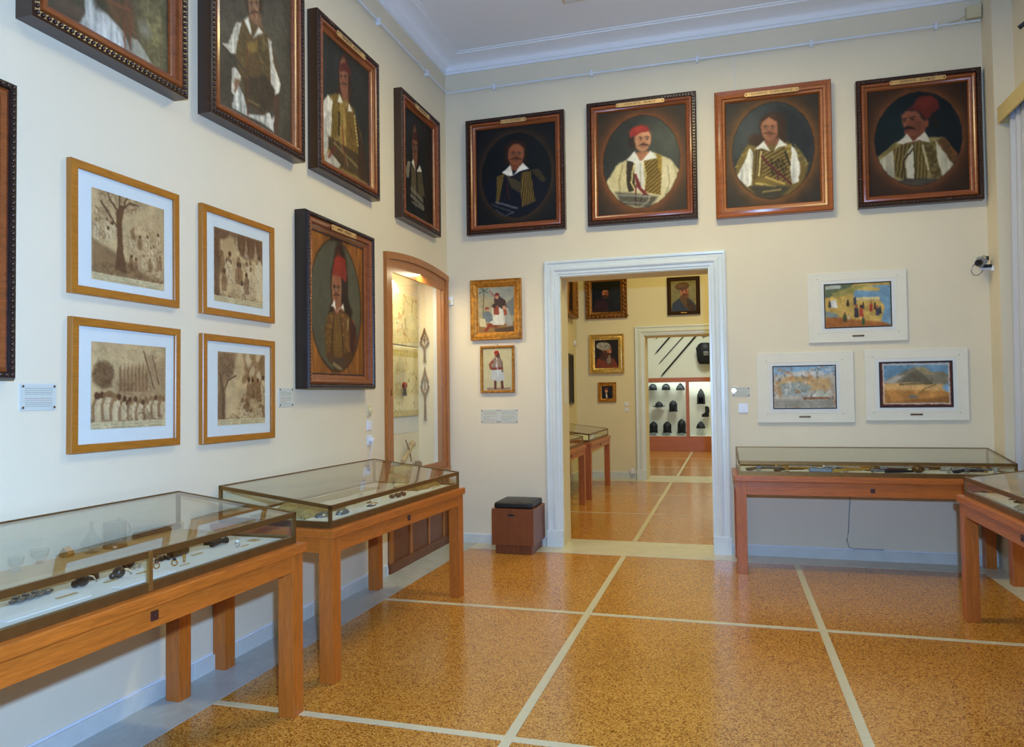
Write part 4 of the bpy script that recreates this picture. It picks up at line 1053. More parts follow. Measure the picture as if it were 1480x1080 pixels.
# doorway wall
for (x0, x1, z0, z1, art, plate, lab, st, tl) in (
    (.245, 1.275, 3.13, 4.31, art_plain_head(), ('Λ. ΓΟΥΖΗΣ', .27, .16), 'darkest oval portrait above the doorway, bareheaded man with moustache and white collar', 'bead', .0),
    (1.50, 2.54, 3.13, 4.33, art_red_cap(), ('ΛΑΜΠΡΟΣ   ΒΕΪΚΟΣ', .46, .30), 'oval portrait of man in bright red cap and cream sleeves, glossy orange frame', 'bead', .004),
    (2.705, 3.71, 3.105, 4.28, art_long_hair(), ('ΙΩΑΝΝΗΣ   ΣΤΡΑΤΑΝΗΣ', .47, .36), 'oval portrait of bareheaded man with long brown hair, plain honey wood frame', 'wood', .004),
    (3.912, 4.888, 3.10, 4.23, art_tall_fez(), ('ΙΩΑΝΝΗΣ   ΣΤΑΪΚΟΣ', .44, .27), 'oval portrait of man in drooping dark red fez looking sideways, beaded frame', 'bead', .004)):
    loc, w, h = on_back(x0, x1, z0, z1)
    portrait('portrait_painting', lab, loc, 0, w, h, art, plate, st, .08, G, tl)
# long wall, top row
for (y0, y1, z0, z1, art, plate, lab, dp) in (
    (-4.82, -3.92, 3.07, 4.34, art_white_skirt(), None, 'large painting cut by the top edge, pleated white skirt and red cords', .10),
    (-3.74, -2.81, 3.07, 4.34, art_grey_standing(), None, 'painting of man with one white sleeve on grey ground, high on the long wall', .10),
    (-2.63, -1.69, 3.09, 4.22, art_golden_vest(), ('ΝΑΚΟΣ  ΑΡΙΟΣ', .44, .28), 'painting of long haired man in red cap and golden vest, above the wood oval portrait', .09),
    (-1.245, -.35, 3.065, 4.215, art_dim_oval(), ('ΑΝΔΡΕΑΣ', .34, .18), 'very dark oval portrait nearest the room corner on the long wall', .085)):
    loc, w, h = on_left(y0, y1, z0, z1)
    portrait('portrait_painting', lab, loc, LW, w, h, art, plate, 'bead', dp, G)
loc, w, h = on_left(-2.80, -1.82, 1.555, 2.765)
portrait('portrait_painting', 'portrait of man in tall fez in wooden oval surround, black sided frame beside the niche', loc, LW, w, h, art_wood_oval(), ('ΑΝΟΣ  ΑΣΚΟΥ', .36, .2), 'deep', .10)
loc, w, h = on_left(-5.86, -4.85, 1.582, 2.775)
portrait('portrait_painting', 'wooden framed portrait cut by the edge of the photo, only its beaded edge showing', loc, LW, w, h, art_wood_oval(20), None, 'deep', .06)

# gold framed pen drawings
def gold_print(y0, y1, z0, z1, iy0, iy1, iz0, iz1, art, label, tilt=0):
    loc, w, h = on_left(y0, y1, z0, z1)
    t = thing('framed_drawing', label, 'drawing', loc, LW, 'gold framed sepia drawings')
    t.rotation_euler = (0, tilt, LW)
    MB().ring(w, h, [(0, 0), (0, .026), (.003, .030), (.034, .030), (.038, .026), (.038, 0)]).build('frame', GOLDF, t, 30)
    MB().box(-w / 2 + .03, -.016, -h / 2 + .03, w / 2 - .03, -.003, h / 2 - .03).build('mount', MATB, t)
    art.mesh('print', iy1 - iy0, iz1 - iz0, PRINT, t, .0172, (iz0 + iz1) / 2 - loc[2], (iy0 + iy1) / 2 - loc[1])
    MB().box(-w / 2 + .032, -.0235, -h / 2 + .032, w / 2 - .032, -.0215, h / 2 - .032).build('glass', PICGL, t)
    return t
gold_print(-4.575, -3.912, 1.973, 2.571, -4.458, -4.01, 2.05, 2.47, sepia('tree', [(168, 248), (630, 398), (630, 878), (168, 790)], .94, 51), 'gold framed sepia drawing with a tall tree, over the walking figures drawing', -.004)
gold_print(-4.57, -3.905, 1.263, 1.867, -4.458, -4.0, 1.365, 1.765, sepia('procession', [(198, 248), (703, 285), (708, 822), (210, 848)], .88, 52), 'gold framed sepia drawing of walking figures and leaning column, under the tree drawing', .006)
gold_print(-3.737, -3.069, 1.968, 2.577, -3.63, -3.18, 2.05, 2.47, sepia('crowd', [(217, 246), (608, 366), (608, 880), (217, 812)], .95, 53), 'gold framed sepia drawing of dense seated crowd, upper one beside the wood oval portrait', -.003)
gold_print(-3.735, -3.069, 1.248, 1.857, -3.60, -3.16, 1.345, 1.765, sepia('grotto', [(232, 220), (658, 252), (663, 808), (246, 834)], .93, 54), 'gold framed sepia drawing of people under rocks and foliage, above the second table', .004)

# small pictures beside the doorway
t = thing('framed_painting', 'gilt framed painting of a seated group under a palm, beside the doorway', 'painting', (.5345, 0, 2.361))
MB().ring(.537, .614, [(0, 0), (0, .045), (.008, .05), (.02, .042), (.034, .046), (.05, .036), (.064, .03), (.072, .018), (.078, .016), (.078, 0)]).build('frame', GILT, t, 30)
art_group().mesh('canvas', .386, .463, OILP, t, .012)
MB().box(-.25, -.010, -.29, .25, -.001, .29).build('backing', TAN, t)
MB().box(-.04, -.040, -.272, .04, -.036, -.262).build('title_strip', BRONZE, t)
t = thing('framed_painting', 'small narrow gilt framed picture of one standing man in white skirt', 'painting', (.54, 0, 1.756))
MB().ring(.36, .477, [(0, 0), (0, .028), (.006, .032), (.018, .028), (.026, .018), (.026, 0)]).build('frame', GILT, t, 30)
art_standing().mesh('canvas', .312, .43, PRINT, t, .010)
MB().box(-.17, -.008, -.23, .17, -.001, .23).build('backing', TAN, t)
MB().box(-.156, -.0165, -.215, .156, -.0145, .215).build('glass', PICGL, t)
MB().tube([(0, -.004, .238), (0, -.004, .252)], .004, 6).build('hanging_hook', BRONZE, t)

# three cream mounts with small landscapes
def mount(x0, x1, z0, z1, ix0, ix1, iz0, iz1, art, label):
    loc, w, h = on_back(x0, x1, z0, z1)
    t = thing('mounted_landscape', label, 'painting', loc, 0, 'cream mounted landscapes')
    MB().box(-w / 2, -.022, -h / 2, w / 2, 0, h / 2, .004).build('mount', CREAM, t)
    iw, ih = ix1 - ix0, iz1 - iz0; cx, cz = (ix0 + ix1) / 2 - loc[0], (iz0 + iz1) / 2 - loc[2]
    MB().ring(iw + .10, ih + .085, [(0, .020), (0, .0235), (.004, .0245), (.008, .0235), (.008, .020)], cz, cx).build('inner_border', GREYP if 0 else CREAM, t)
    MB().box(cx - iw / 2 - .032, -.0235, cz - ih / 2 - .028, cx + iw / 2 + .032, -.021, cz + ih / 2 + .028).build('paper_surround', PAPER, t)
    MB().ring(iw + .008, ih + .008, [(0, .021), (0, .026), (.009, .026), (.009, .021)], cz, cx).build('edging', INK, t)
    art.mesh('landscape', iw - .008, ih - .008, PRINT, t, .0243, cz, cx)
    MB().box(cx - .048, -.026, -h / 2 + .045, cx + .048, -.021, -h / 2 + .060).build('title_strip', BRONZE, t)
    pin = MB()
    for sx in (-1, 1):
        for sz in (-1, 1): pin.sphere((cx + sx * (iw / 2 + .056), -.023, cz + sz * (ih / 2 + .05)), .0035, 6, 4)
    pin.build('pin', INK, t)
    return t
mount(3.478, 4.284, 1.925, 2.552, 3.619, 4.158, 2.054, 2.444, art_village(), 'top cream mount of three, colourful village view with many little figures')
mount(3.028, 3.844, 1.212, 1.847, 3.169, 3.695, 1.339, 1.722, art_bay(), 'cream mount with pale blotchy bay landscape in black edging, beside the switch')
mount(3.931, 4.737, 1.228, 1.85, 4.05, 4.615, 1.345, 1.737, art_plain(), 'cream mount with grey mountain over ochre plain, near the curtain')

# printed plates: clear plastic over paper with lines of tiny print, four screws
def info_plate(loc, rz, w, h, label, seed, lines, redrow=(), back=PAPER, bright=True):
    t = thing('info_plate', label, 'plaque', loc, rz, 'small printed information plates')
    p = Pic(h / w, 90, (216, 214, 200), None, seed); A = h / w; R = random.Random(seed)
    n = lines
    for k in range(n):
        if k in (n // 2 - 1,): continue
        y = A * (.16 + .72 * k / max(1, n - 1)); x = .12; end = .9 if R.random() < .75 else .5
        while x < end:
            ww = R.uniform(.03, .09); p.line([(x, y), (min(x + ww, end), y)], .012, (160, 96, 80) if k in redrow else (110, 108, 98), .75); x += ww + .022
    MB().box(-w / 2, -.004, -h / 2, w / 2, 0, h / 2).build('card', back, t)
    p.mesh('printed_sheet', w * .96, h * .94, PRINT, t, .0046)
    MB().box(-w / 2 - .002, -.0085, -h / 2 - .002, w / 2 + .002, -.0055, h / 2 + .002).build('clear_cover', PICGL, t)
    for sx in (-1, 1):
        for sz in (-1, 1):
            MB().sphere((0, 0, 0), .0055, 8, 5, (1, .6, 1)).build('screw', BRONZE, t, 40, (sx * (w / 2 - .011), -.009, sz * (h / 2 - .011)))
    return t
info_plate((0, -4.71, 1.516), LW, .168, .11, 'printed plate on the long wall under the edge-cut portrait', 61, 10, (5, 6))
info_plate((0, -2.915, 1.501), LW, .158, .122, 'printed plate on the long wall beside the rocks and foliage drawing', 62, 11, (6, 7))
info_plate((.449, .001, 1.283), 0, .187, .134, 'paler red-lined plate of the pair under the standing man picture', 63, 9, (0, 1, 3, 5, 6, 7, 8))
info_plate((.645, .001, 1.283), 0, .195, .134, 'grey-lined plate of the pair under the standing man picture', 64, 9)
shiny = info_plate((2.889, .001, 1.496), 0, .155, .085, 'shiny plate flashing white beside the door casing above the switch', 65, 5)
shiny.rotation_euler = (-.0155, 0, 0)
# ------------------------------------------------------------------ glass topped display tables
LOCKM = m_plain('lock_brown', rgb(70, 36, 28), .45, .2, .2, 60)
CF, CB = .925, 1.012      # height of the case at its front and back
def table(name, label, loc, rz, L, D, brass, lock=True, mid=False, step=False, front=CF, back=CB, ab=.678, group='glass topped display tables'):
    """local: long front faces -y; origin at floor centre"""
    t = thing(name, label, 'table', loc, rz, group)
    hx, hy = L / 2, D / 2; lw = .082
    for sx in (-1, 1):
        for sy in (-1, 1):
            x0 = sx * hx - (lw if sx > 0 else 0); y0 = sy * hy - (lw if sy > 0 else 0)
            lg = MB().box(0, 0, 0, lw, lw, .757, .003).build('leg', OAKZ, t, None, (x0, y0, 0))
    ap = MB()
    ap.box(-hx + lw, -hy + .004, ab, hx - lw, -hy + .03, .757).box(-hx + lw, hy - .03, ab, hx - lw, hy - .004, .757)
    ap.box(-hx + .004, -hy + lw, ab, -hx + .03, hy - lw, .757).box(hx - .03, -hy + lw, ab, hx - .004, hy - lw, .757)
    apo = ap.build('apron', OAKX, t)
    if lock:
        lz = .7 if ab < .66 else .722; MB().box(-.017, -hy - .001, lz - .017, .017, -hy + .006, lz + .017, .002).sphere((0, -hy - .001, lz), .006, 8, 6).build('lock', LOCKM, apo)
    MB().box(-hx - .014, -hy - .014, .757, hx + .014, hy + .014, .804, .006).build('tabletop', OAKX, t)
    e = .022; X = hx - e; Y = hy - e; zb = .804
    cr = MB()
    cr.box(-X, -Y, zb, X, -Y + .022, zb + .034).box(-X, Y - .022, zb, X, Y, zb + .034).box(-X, -Y + .022, zb, -X + .022, Y - .022, zb + .034).box(X - .022, -Y + .022, zb, X, Y - .022, zb + .034)
    cr.build('case_rail', brass, t)
    # case frame: posts and sloping top bars
    def zt(y): return front + (back - front) * (y + Y) / (2 * Y)
    f = MB(); bw = .022
    def bar(p, q, w, h):
        (x0, y0, z0), (x1, y1, z1) = p, q
        if abs(y1 - y0) < 1e-6:
            f.box(min(x0, x1), y0 - w / 2, z0 - h, max(x0, x1), y0 + w / 2, z0)
        else:
            V = [(x0 - w / 2, y0, z0), (x0 + w / 2, y0, z0), (x0 + w / 2, y0, z0 - h), (x0 - w / 2, y0, z0 - h), (x1 - w / 2, y1, z1), (x1 + w / 2, y1, z1), (x1 + w / 2, y1, z1 - h), (x1 - w / 2, y1, z1 - h)]
            f.raw(V, [(0, 1, 2, 3), (7, 6, 5, 4), (0, 4, 5, 1), (1, 5, 6, 2), (2, 6, 7, 3), (3, 7, 4, 0)])
    bar((-X, -Y + .006, front), (X, -Y + .006, front), .012, .025); bar((-X, Y - .006, back), (X, Y - .006, back), .012, .012)
    bar((-X + .006, -Y, front), (-X + .006, Y, back), .012, .02); bar((X - .006, -Y, front), (X - .006, Y, back), .012, .02)
    for sx in (-1, 1):
        for sy in (-1, 1):
            x = sx * (X - .008); y = sy * (Y - .008)
            f.box(x - .008, y - .008, zb + .03, x + .008, y + .008, zt(y) - .006)
    f.build('case_frame', brass, t)
    if mid:
        MB().box(-.009, -Y - .004, zb + .004, .009, -Y + .008, front, .001).build('middle_post', BRASSL, t)
    g = .002
    MB().raw([(-X + .01, -Y + .01, front - .003), (X - .01, -Y + .01, front - .003), (X - .01, Y - .01, back - .003), (-X + .01, Y - .01, back - .003),
              (-X + .01, -Y + .01, front - .007), (X - .01, -Y + .01, front - .007), (X - .01, Y - .01, back - .007), (-X + .01, Y - .01, back - .007)],
             [(0, 1, 2, 3), (7, 6, 5, 4), (0, 4, 5, 1), (1, 5, 6, 2), (2, 6, 7, 3), (3, 7, 4, 0)]).build('top_glass', CASEGL, t)
    MB().box(-X + .016, -Y + .005, zb + .034, X - .016, -Y + .008, front - .025).build('front_glass', CASEGL, t)
    MB().box(-X + .016, Y - .008, zb + .034, X - .016, Y - .005, back - .012).build('back_glass', CASEGL, t)
    for s in (-1, 1):
        x = s * (X - .006); V = []
        for dx in (-.0015, .0015):
            V += [(x + dx, -Y + .016, zb + .034), (x + dx, Y - .016, zb + .034), (x + dx, Y - .016, zt(Y) - .022), (x + dx, -Y + .016, zt(-Y) - .022)]
        MB().raw(V, [(0, 1, 2, 3), (7, 6, 5, 4), (0, 4, 5, 1), (1, 5, 6, 2), (2, 6, 7, 3), (3, 7, 4, 0)]).build('side_glass', CASEGL, t)
    MB().box(-X + .022, -Y + .022, zb + .0005, X - .022, Y - .022, zb + .022).build('display_board', BOARD, t)
    if step:
        MB().box(-X + .03, Y - .24, zb + .022, X - .03, Y - .03, zb + .046, .002).build('display_step', TAN, t)
    return t
TOPZ = .8265     # surface of the display boards
def put(t_rot, cx, cy):
    """from table-local to room coordinates"""
    c, s = math.cos(t_rot), math.sin(t_rot)
    return lambda x, y: (cx + c * x - s * y, cy + s * x + c * y)
LNc = (.413, -4.902); LNr = PI / 2 - math.radians(1.2)
LFc = (.425, -2.755); LFr = PI / 2 - math.radians(2.3)
BRc = (3.848, -.385); BRr = math.radians(1.2)
RRc = (4.558, -2.70); RRr = -PI / 2
table('display_table', 'brass cased oak table under the gold framed drawings, holding glass vessels', (*LNc, 0), LNr, 1.853, .735, BRASS, True, True, True, .952, 1.034)
table('display_table', 'oak display table beside the wooden niche, holding embroidered cloths', (*LFc, 0), LFr, 1.785, .765, BRASS)
table('display_table', 'oak display table under the three cream mounts, holding old weapons', (*BRc, 0), BRr, 2.07, .66, BRASS, True, False, False, .925, 1.0, .65)
table('display_table', 'oak display table along the curtained wall, cut by the photo edge', (*RRc, 0), RRr, 2.12, .69, BRASS)
table('display_table', 'oak display table in the yellow room closer to the doorway', (.53, 1.86, 0), PI / 2, 1.80, .74, BRASS)
table('display_table', 'oak display table in the yellow room closer to the far wall', (.53, 4.05, 0), PI / 2, 1.75, .74, BRASS)

# ------------------------------------------------------------------ box stool
t = thing('stool', 'square brown wooden box stool with black leather cushion beside the doorway', 'stool', (.812, -.245, 0))
MB().box(-.18, -.195, 0, .18, .195, .085, .003).build('plinth', WALN, t)
bd = MB().box(-.203, -.228, .085, .203, .222, .425, .004).build('body', WALN, t)
MB().box(-.045, -.2295, .355, .02, -.226, .376).build('grip_slot', INK, bd)
MB().box(-.043, -.2305, .3580, .018, -.2285, .3608).build('grip_lip', STEEL, bd)
for x in (-.075, .05): MB().sphere((x, -.2295, .092), .004, 6, 4).build('nail', STEEL, bd)
b = bmesh.new(); bmesh.ops.create_cube(b, size=1)
for v in b.verts: v.co = Vector((v.co.x * .37, v.co.y * .41, v.co.z * .06 + .452))
bmesh.ops.bevel(b, geom=list(b.edges), offset=.02, segments=3, profile=.6, affect='EDGES')
bmesh.ops.subdivide_edges(b, edges=[e for e in b.edges if e.calc_length() > .2], cuts=6, use_grid_fill=True)
for v in b.verts:
    if v.co.z > .47:
        v.co.z += .012 * max(0, 1 - (v.co.x / .185) ** 2) * max(0, 1 - (v.co.y / .205) ** 2)
MB().join(b).build('cushion', LEATH, t, 50)

# ------------------------------------------------------------------ wooden wall niche with its contents
y0, y1, yc = -1.475, -.045, -.76
t = thing('display_niche', 'tall oak framed glass niche built into the long wall', 'cabinet', (0, 0, 0))
def arch(y, rise=.05): return rise * (1 - ((y - yc) / .715) ** 2)
def arched(yA, yB, zA, top, n=14):
    return [(yA, zA)] + [(yB, zA)] + [(yB + (yA - yB) * k / n, top + arch(yB + (yA - yB) * k / n)) for k in range(n + 1)]
fr = MB()
fr.prism([(y0, .76), (y0 + .06, .76), (y0 + .06, 2.70 + arch(y0 + .06)), (y0, 2.725)], -.012, .032, 'x')
fr.prism([(y1 - .06, .76), (y1, .76), (y1, 2.725), (y1 - .06, 2.70 + arch(y1 - .06))], -.012, .032, 'x')
n = 16; ya, yb = y0 - .003, y1 + .003; pts = [(ya + (yb - ya) * k / n, 2.725 + arch(ya + (yb - ya) * k / n)) for k in range(n + 1)] + [(yb + (ya - yb) * k / n, 2.665 + arch(yb + (ya - yb) * k / n)) for k in range(n + 1)]
fr.prism(pts, -.012, .036, 'x')
fr.box(-.014, y0 - .002, .74, .036, y1 + .002, .78)
fr.build('frame', CABZ, t)
dr = MB()
dr.box(-.008, y0 + .061, .781, .0185, y0 + .135, 2.60).box(-.008, y1 - .115, .781, .0185, y1 - .061, 2.60)
dr.prism([(y0 + .062, 2.57), (y1 - .062, 2.57)] + [(y1 - .06 + (y0 + .12 - y1) * k / n, 2.668 + arch(y1 - .06 + (y0 + .12 - y1) * k / n)) for k in range(n + 1)], -.008, .02, 'x')
dr.box(-.008, y0 + .062, .782, .02, y1 - .062, .84)
d = dr.build('door', CABZ, t)
MB().box(.002, y0 + .13, .835, .006, y1 - .11, 2.575).build('glass', CASEGL, d)
MB().box(.02, y0 + .085, 1.5, .03, y0 + .10, 1.56, .002).build('lock', BRASSL, d)
ins = MB()
ins.box(-ND, NY0 + .01, .76, -ND + .012, NY1 - .01, NZ1 - .01)
li = ins.build('back_panel', NICHE, t)
MB().box(-ND + .01, NY0 + .002, .76, -.012, NY0 + .014, NZ1 - .01).build('side_panel', NICHE, t)
MB().box(-ND + .01, -.172, .76, -.045, -.160, NZ1 - .01).build('side_panel', NICHE, t)
MB().box(-.088, -.178, .79, -.05, -.160, 2.6).build('inner_batten', PLAST, t)
MB().box(-.05, -.175, .78, -.008, -.155, 2.6).build('inner_post', CABZ, t)
MB().box(-ND + .002, NY0 + .005, .745, -.01, NY1 - .01, .765).build('floor_board', NICHE, t)
MB().box(-ND + .002, NY0 + .005, NZ1 - .02, -.01, NY1 - .01, NZ1 - .004).build('top_board', NICHE, t)
lt = MB().box(-.11, -1.25, 2.645, -.06, -.3, 2.675, .004).build('lamp_housing', PLAST, t)
MB().tube([(-.085, -1.22, 2.635), (-.085, -.33, 2.635)], .011, 8).build('tube_lamp', m_emit('niche_tube', rgb(255, 226, 170), 18), lt, 40)
# lower panelled doors
lo = MB().box(-.012, y0 + .04, .06, .012, y1, .75).build('lower_panel', DARKWZ, t)
for (a, c) in ((y0 + .04, y0 + .11), (-1.02, -.97), (-.60, -.56), (-.22, -.19), (y1 - .03, y1)):
    MB().box(.012, a, .085, .022, c, .75, .002).build('stile', CABZ, lo)
MB().box(-.012, y0 + .04, 0, .03, y1, .085, .003).build('plinth', DARKWZ, t)
MB().box(.012, y0 + .04, .70, .024, y1, .745, .002).build('top_rail', CABX, lo)
g = MB(); g.tube([(.03, -1.60, .105), (.034, -1.53, .108), (.034, -1.50, .06), (.03, -1.50, .006)], .004, 6)
tag(g.build('cable', PLAST, None), 'short grey cable end at the foot of the niche panels', 'cable')

# textiles and ironwork hung inside
def cloth_art(kind, A, seed):
    p = Pic(A, 110, (224, 212, 164), None, seed); R = random.Random(seed); p.mottle(.10, 6)
    H = dict(c1=(176, 150, 84), c2=(150, 120, 80), c3=(176, 96, 60), c4=(120, 128, 96))
    for _ in range(60 if kind == 'vine' else 46):
        x, y = R.random(), R.random() * A; q = [(x, y)]
        an = R.uniform(0, 6.28)
        for _k in range(4):
            an += R.uniform(-1.1, 1.1); x += .03 * math.cos(an); y += .03 * math.sin(an); q.append((x, y))
        p.line(q, .006, R.choice(list(H.values())), .7)
        if R.random() < .5: p.ell(q[-1], R.uniform(.008, .02), R.uniform(.006, .016), R.choice(list(H.values())), .01, 0, .7)
    if kind == 'apron':
        for y in (.06, .96 * A):
            p.line([(0, y), (1, y)], .05, (190, 164, 80), .7)
            for k in range(20): p.ell((k / 20, y), .012, .02, (216, 196, 130), .01)
        p.ell((.6, .5 * A), .10, .28 * A, (176, 158, 110), .06, 0, .6)
    p.grain(.08); return p
CL = m_paint('embroidered_cloth', .9, .1, .2)
def hung(label, ya, yb, za, zb_, x, art, wavy=0.0):
    o = art.mesh('embroidered_cloth', yb - ya, zb_ - za, CL, None, 0)
    me = o.data
    for v in me.vertices:
        v.co.y += .004 * math.sin(v.co.x * 26) + wavy * math.sin(v.co.x * 9 + 1) * (.5 - v.co.z)
    o.location = (x, (ya + yb) / 2, (za + zb_) / 2); o.rotation_euler = (0, 0, LW)
    o.modifiers.new('thick', 'SOLIDIFY').thickness = .003
    tag(o, label, 'textile', 'textiles hung in the lit niche')
    return o
hung('upper cream embroidered cloth with vines in the lit niche', -1.34, -.19, 1.99, 2.50, -ND + .024, cloth_art('vine', .45, 71))
hung('lower cream embroidered cloth with yellow borders in the lit niche', -1.34, -.20, 1.30, 1.98, -ND + .026, cloth_art('apron', .6, 72), .0)
tag(MB().box(-ND + .0125, -1.3, 1.14, -ND + .015, -.18, 1.29).build('label_sheet', PAPER, None), 'white paper sheet below the embroidered cloths in the niche', 'paper')
b = MB(); b.tube([(-.245, -.66, 1.62), (-.24, -.655, 1.56)], [.006, .022], 10).tube([(-.24, -.655, 1.56), (-.24, -.652, 1.45)], [.02, .004], 10)
o = thing('tassel', 'red and dark tassel hanging over the lower embroidered cloth', 'tassel', (0, 0, 0))
MB().sphere((-.205, -.62, 1.60), .026, 10, 8, (1, 1, 1.3)).build('knot', RED, o, 60)
MB().tube([(-.205, -.62, 1.575), (-.205, -.62, 1.50)], [.012, .022], 10).build('skirt', m_plain('dark_thread', rgb(60, 64, 70), .9), o, 60)
b.bm.free()
def candle_iron(label, x, z0, z1, wide, cross):
    """open leaf shaped iron head on a split shank, hung flat on the niche side"""
    t = thing('iron_spearhead', label, 'spearhead', (x, -.1795, 0), 0, 'iron heads on the niche side')
    h = z1 - z0; zm = z0 + h * (.52 if cross else .56)
    f = MB()
    for s in (-1, 1):
        f.tube([(0, -.008, z1), (s * wide * .12, -.009, z1 - h * .14), (s * wide * .40, -.010, zm + h * .17), (s * wide * .5, -.010, zm + h * .07), (s * wide * .36, -.010, zm), (s * wide * .1, -.009, zm - h * .07)], [.004, .010, .012, .012, .012, .012], 8)
    f.build('blade', IRONW, t, 50)
    if cross:
        MB().box(-.004, -.011, zm, .004, -.006, zm + h * .24).box(-.018, -.011, zm + h * .12, .018, -.006, zm + h * .15).build('cross', IRONW, t)
    else:
        MB().tube([(0, -.009, zm), (0, -.009, zm + h * .22)], .006, 6).build('rib', IRONW, t)
    s_ = MB()
    s_.tube([(0, -.009, zm - h * .07), (0, -.010, z0 + h * .22), (-.010, -.010, z0)], [.014, .012, .006], 8).tube([(0, -.009, z0 + h * .24), (.012, -.010, z0)], [.010, .006], 8)
    s_.build('shank', IRONW, t, 50)
candle_iron('shorter iron spearhead with a cross, upper one in the niche', -.18, 1.83, 2.19, .085, True)
candle_iron('longer iron spearhead, lower one in the niche', -.18, 1.24, 1.79, .075, False)
o = thing('sword_hilt', 'broken sword hilt with crossbar low in the niche', 'sword', (-ND + .056, -.50, .98), 0)
o.rotation_euler = (math.radians(35), 0, 0)
MB().tube([(0, -.19, 0), (0, .05, 0)], [.024, .022], 10).build('grip', TAN, o, 40)
MB().sphere((0, .08, 0), .034, 12, 8).build('pommel', TAN, o, 50)
MB().tube([(0, -.04, -.12), (.01, -.03, 0), (0, -.02, .13)], [.006, .011, .006], 8).build('crossbar', IRONW, o, 40)
b = MB()
pts = [(-.10, 0), (.10, 0), (.085, .07), (.05, .045), (.03, .085), (0, .05), (-.03, .085), (-.05, .045), (-.085, .07)]
b.prism([(y, z) for y, z in pts], -.012, .012, 'x', .003)
o = b.build('crown_fragment', IRONW, None); o.location = (-ND + .06, -.33, .767); tag(o, 'spiked iron crown fragment on the niche floor', 'fragment')

# ------------------------------------------------------------------ wall fittings
def switch(label, loc, rz, w, h, mat, kind='switch'):
    t = thing('light_switch' if kind != 'socket' else 'power_socket', label, 'switch' if kind != 'socket' else 'socket', loc, rz, 'wall switches and sockets')
    MB().box(-w / 2, -.010, -h / 2, w / 2, 0, h / 2, .003).build('plate', mat, t)
    if kind == 'switch':
        for s in (-1, 1): MB().box(s * w * .13 - w * .11, -.014, -h * .22, s * w * .13 + w * .11, -.008, h * .22, .002).build('rocker', mat, t)
    elif kind == 'round':
        MB().lathe([(0, 0), (.02, 0), (.024, .004), (.024, .012), (.018, .018), (0, .018)], (0, -.008, 0), 20, rot=Matrix.Rotation(PI / 2, 3, 'X')).build('knob', mat, t, 40)
    else:
        MB().lathe([(0, 0), (.018, 0), (.02, .004), (.02, .03), (.014, .034), (0, .034)], (0, -.008, 0), 18, rot=Matrix.Rotation(PI / 2, 3, 'X')).build('plug', mat, t, 40)
    return t
switch('ivory round dimmer switch, top of three beside the niche', (0, -1.755, 1.385), LW, .075, .085, IVORY, 'round')
switch('white light switch, middle of three beside the niche', (0, -1.757, 1.268), LW, .075, .08, PLAST)
switch('white socket with plug, bottom of three beside the niche', (0, -1.755, 1.15), LW, .072, .08, PLAST, 'socket')
switch('white light switch under the shiny plate by the doorway', (2.905, 0, 1.346), 0, .085, .085, PLAST)
switch('upper switch of the pair on the yellow far wall', (1.07, 5.77, 1.302), 0, .075, .07, PLAST)
switch('lower switch of the pair on the yellow far wall', (1.07, 5.77, 1.205), 0, .075, .07, PLAST)
tag(MB().tube([(.036, -1.755, 1.145), (.03, -1.757, 1.09), (.008, -1.76, 1.02), (.006, -1.765, .6), (.008, -1.77, .2), (.03, -1.78, .098)], .0035, 6).build('power_cable', PLAST, None, 60), 'white cord falling from the socket beside the niche to the skirting', 'cord')
tag(MB().tube([(3.80, -.006, .66), (3.785, -.006, .5), (3.768, -.006, .25), (3.755, -.006, .17), (3.77, -.007, .115), (3.80, -.02, .103), (4.05, -.02, .103)], .004, 6).build('power_cable', GREYP, None, 60), 'grey cord hanging on the wall under the weapons table', 'cord')
tag(MB().tube([(2.897, -.022, 4.636), (2.895, -.012, 4.55), (2.893, -.03, 4.26)], .0022, 6).build('hanging_wire', PLAST, None), 'thin hanging wire from the picture rail to the honey framed portrait', 'wire')
t = thing('motion_sensor', 'small white wall sensor in the room corner beside the niche', 'sensor', (.036, .001, 2.475))
MB().box(-.035, -.03, -.045, .035, 0, .045, .008).build('housing', PLAST, t)
MB().sphere((0, -.028, -.012), .022, 12, 8, (1, .6, 1)).build('lens', IVORY, t, 60)
t = thing('motion_sensor', 'small round white sensor on the yellow room side wall', 'sensor', (.19, 5.62, 2.39), LW)
MB().lathe([(0, 0), (.05, 0), (.055, .012), (.04, .035), (0, .04)], (0, 0, 0), 18, rot=Matrix.Rotation(PI / 2, 3, 'X')).build('housing', PLAST, t, 40)
t = thing('junction_box', 'cream junction box at the end of the picture rail', 'box', (4.905 - .05, 0, 4.715))
MB().box(-.055, -.055, -.05, .055, 0, .05, .004).build('housing', IVORY, t)
MB().box(-.057, -.058, .038, .057, 0, .052, .003).build('lid', IVORY, t)
tag(MB().tube([(4.80, -.03, 4.70), (4.74, -.03, 4.668), (4.66, -.026, 4.652)], .006, 6).build('cable', IVORY, None, 60), 'short cream cable joining the junction box to the picture rail', 'cable')
tag(MB().box(2.742, -.012, .38, 2.762, 0, .46, .002).build('cable_cover', PLAST, None), 'small white cover plate low on the wall beside the door casing', 'cover')
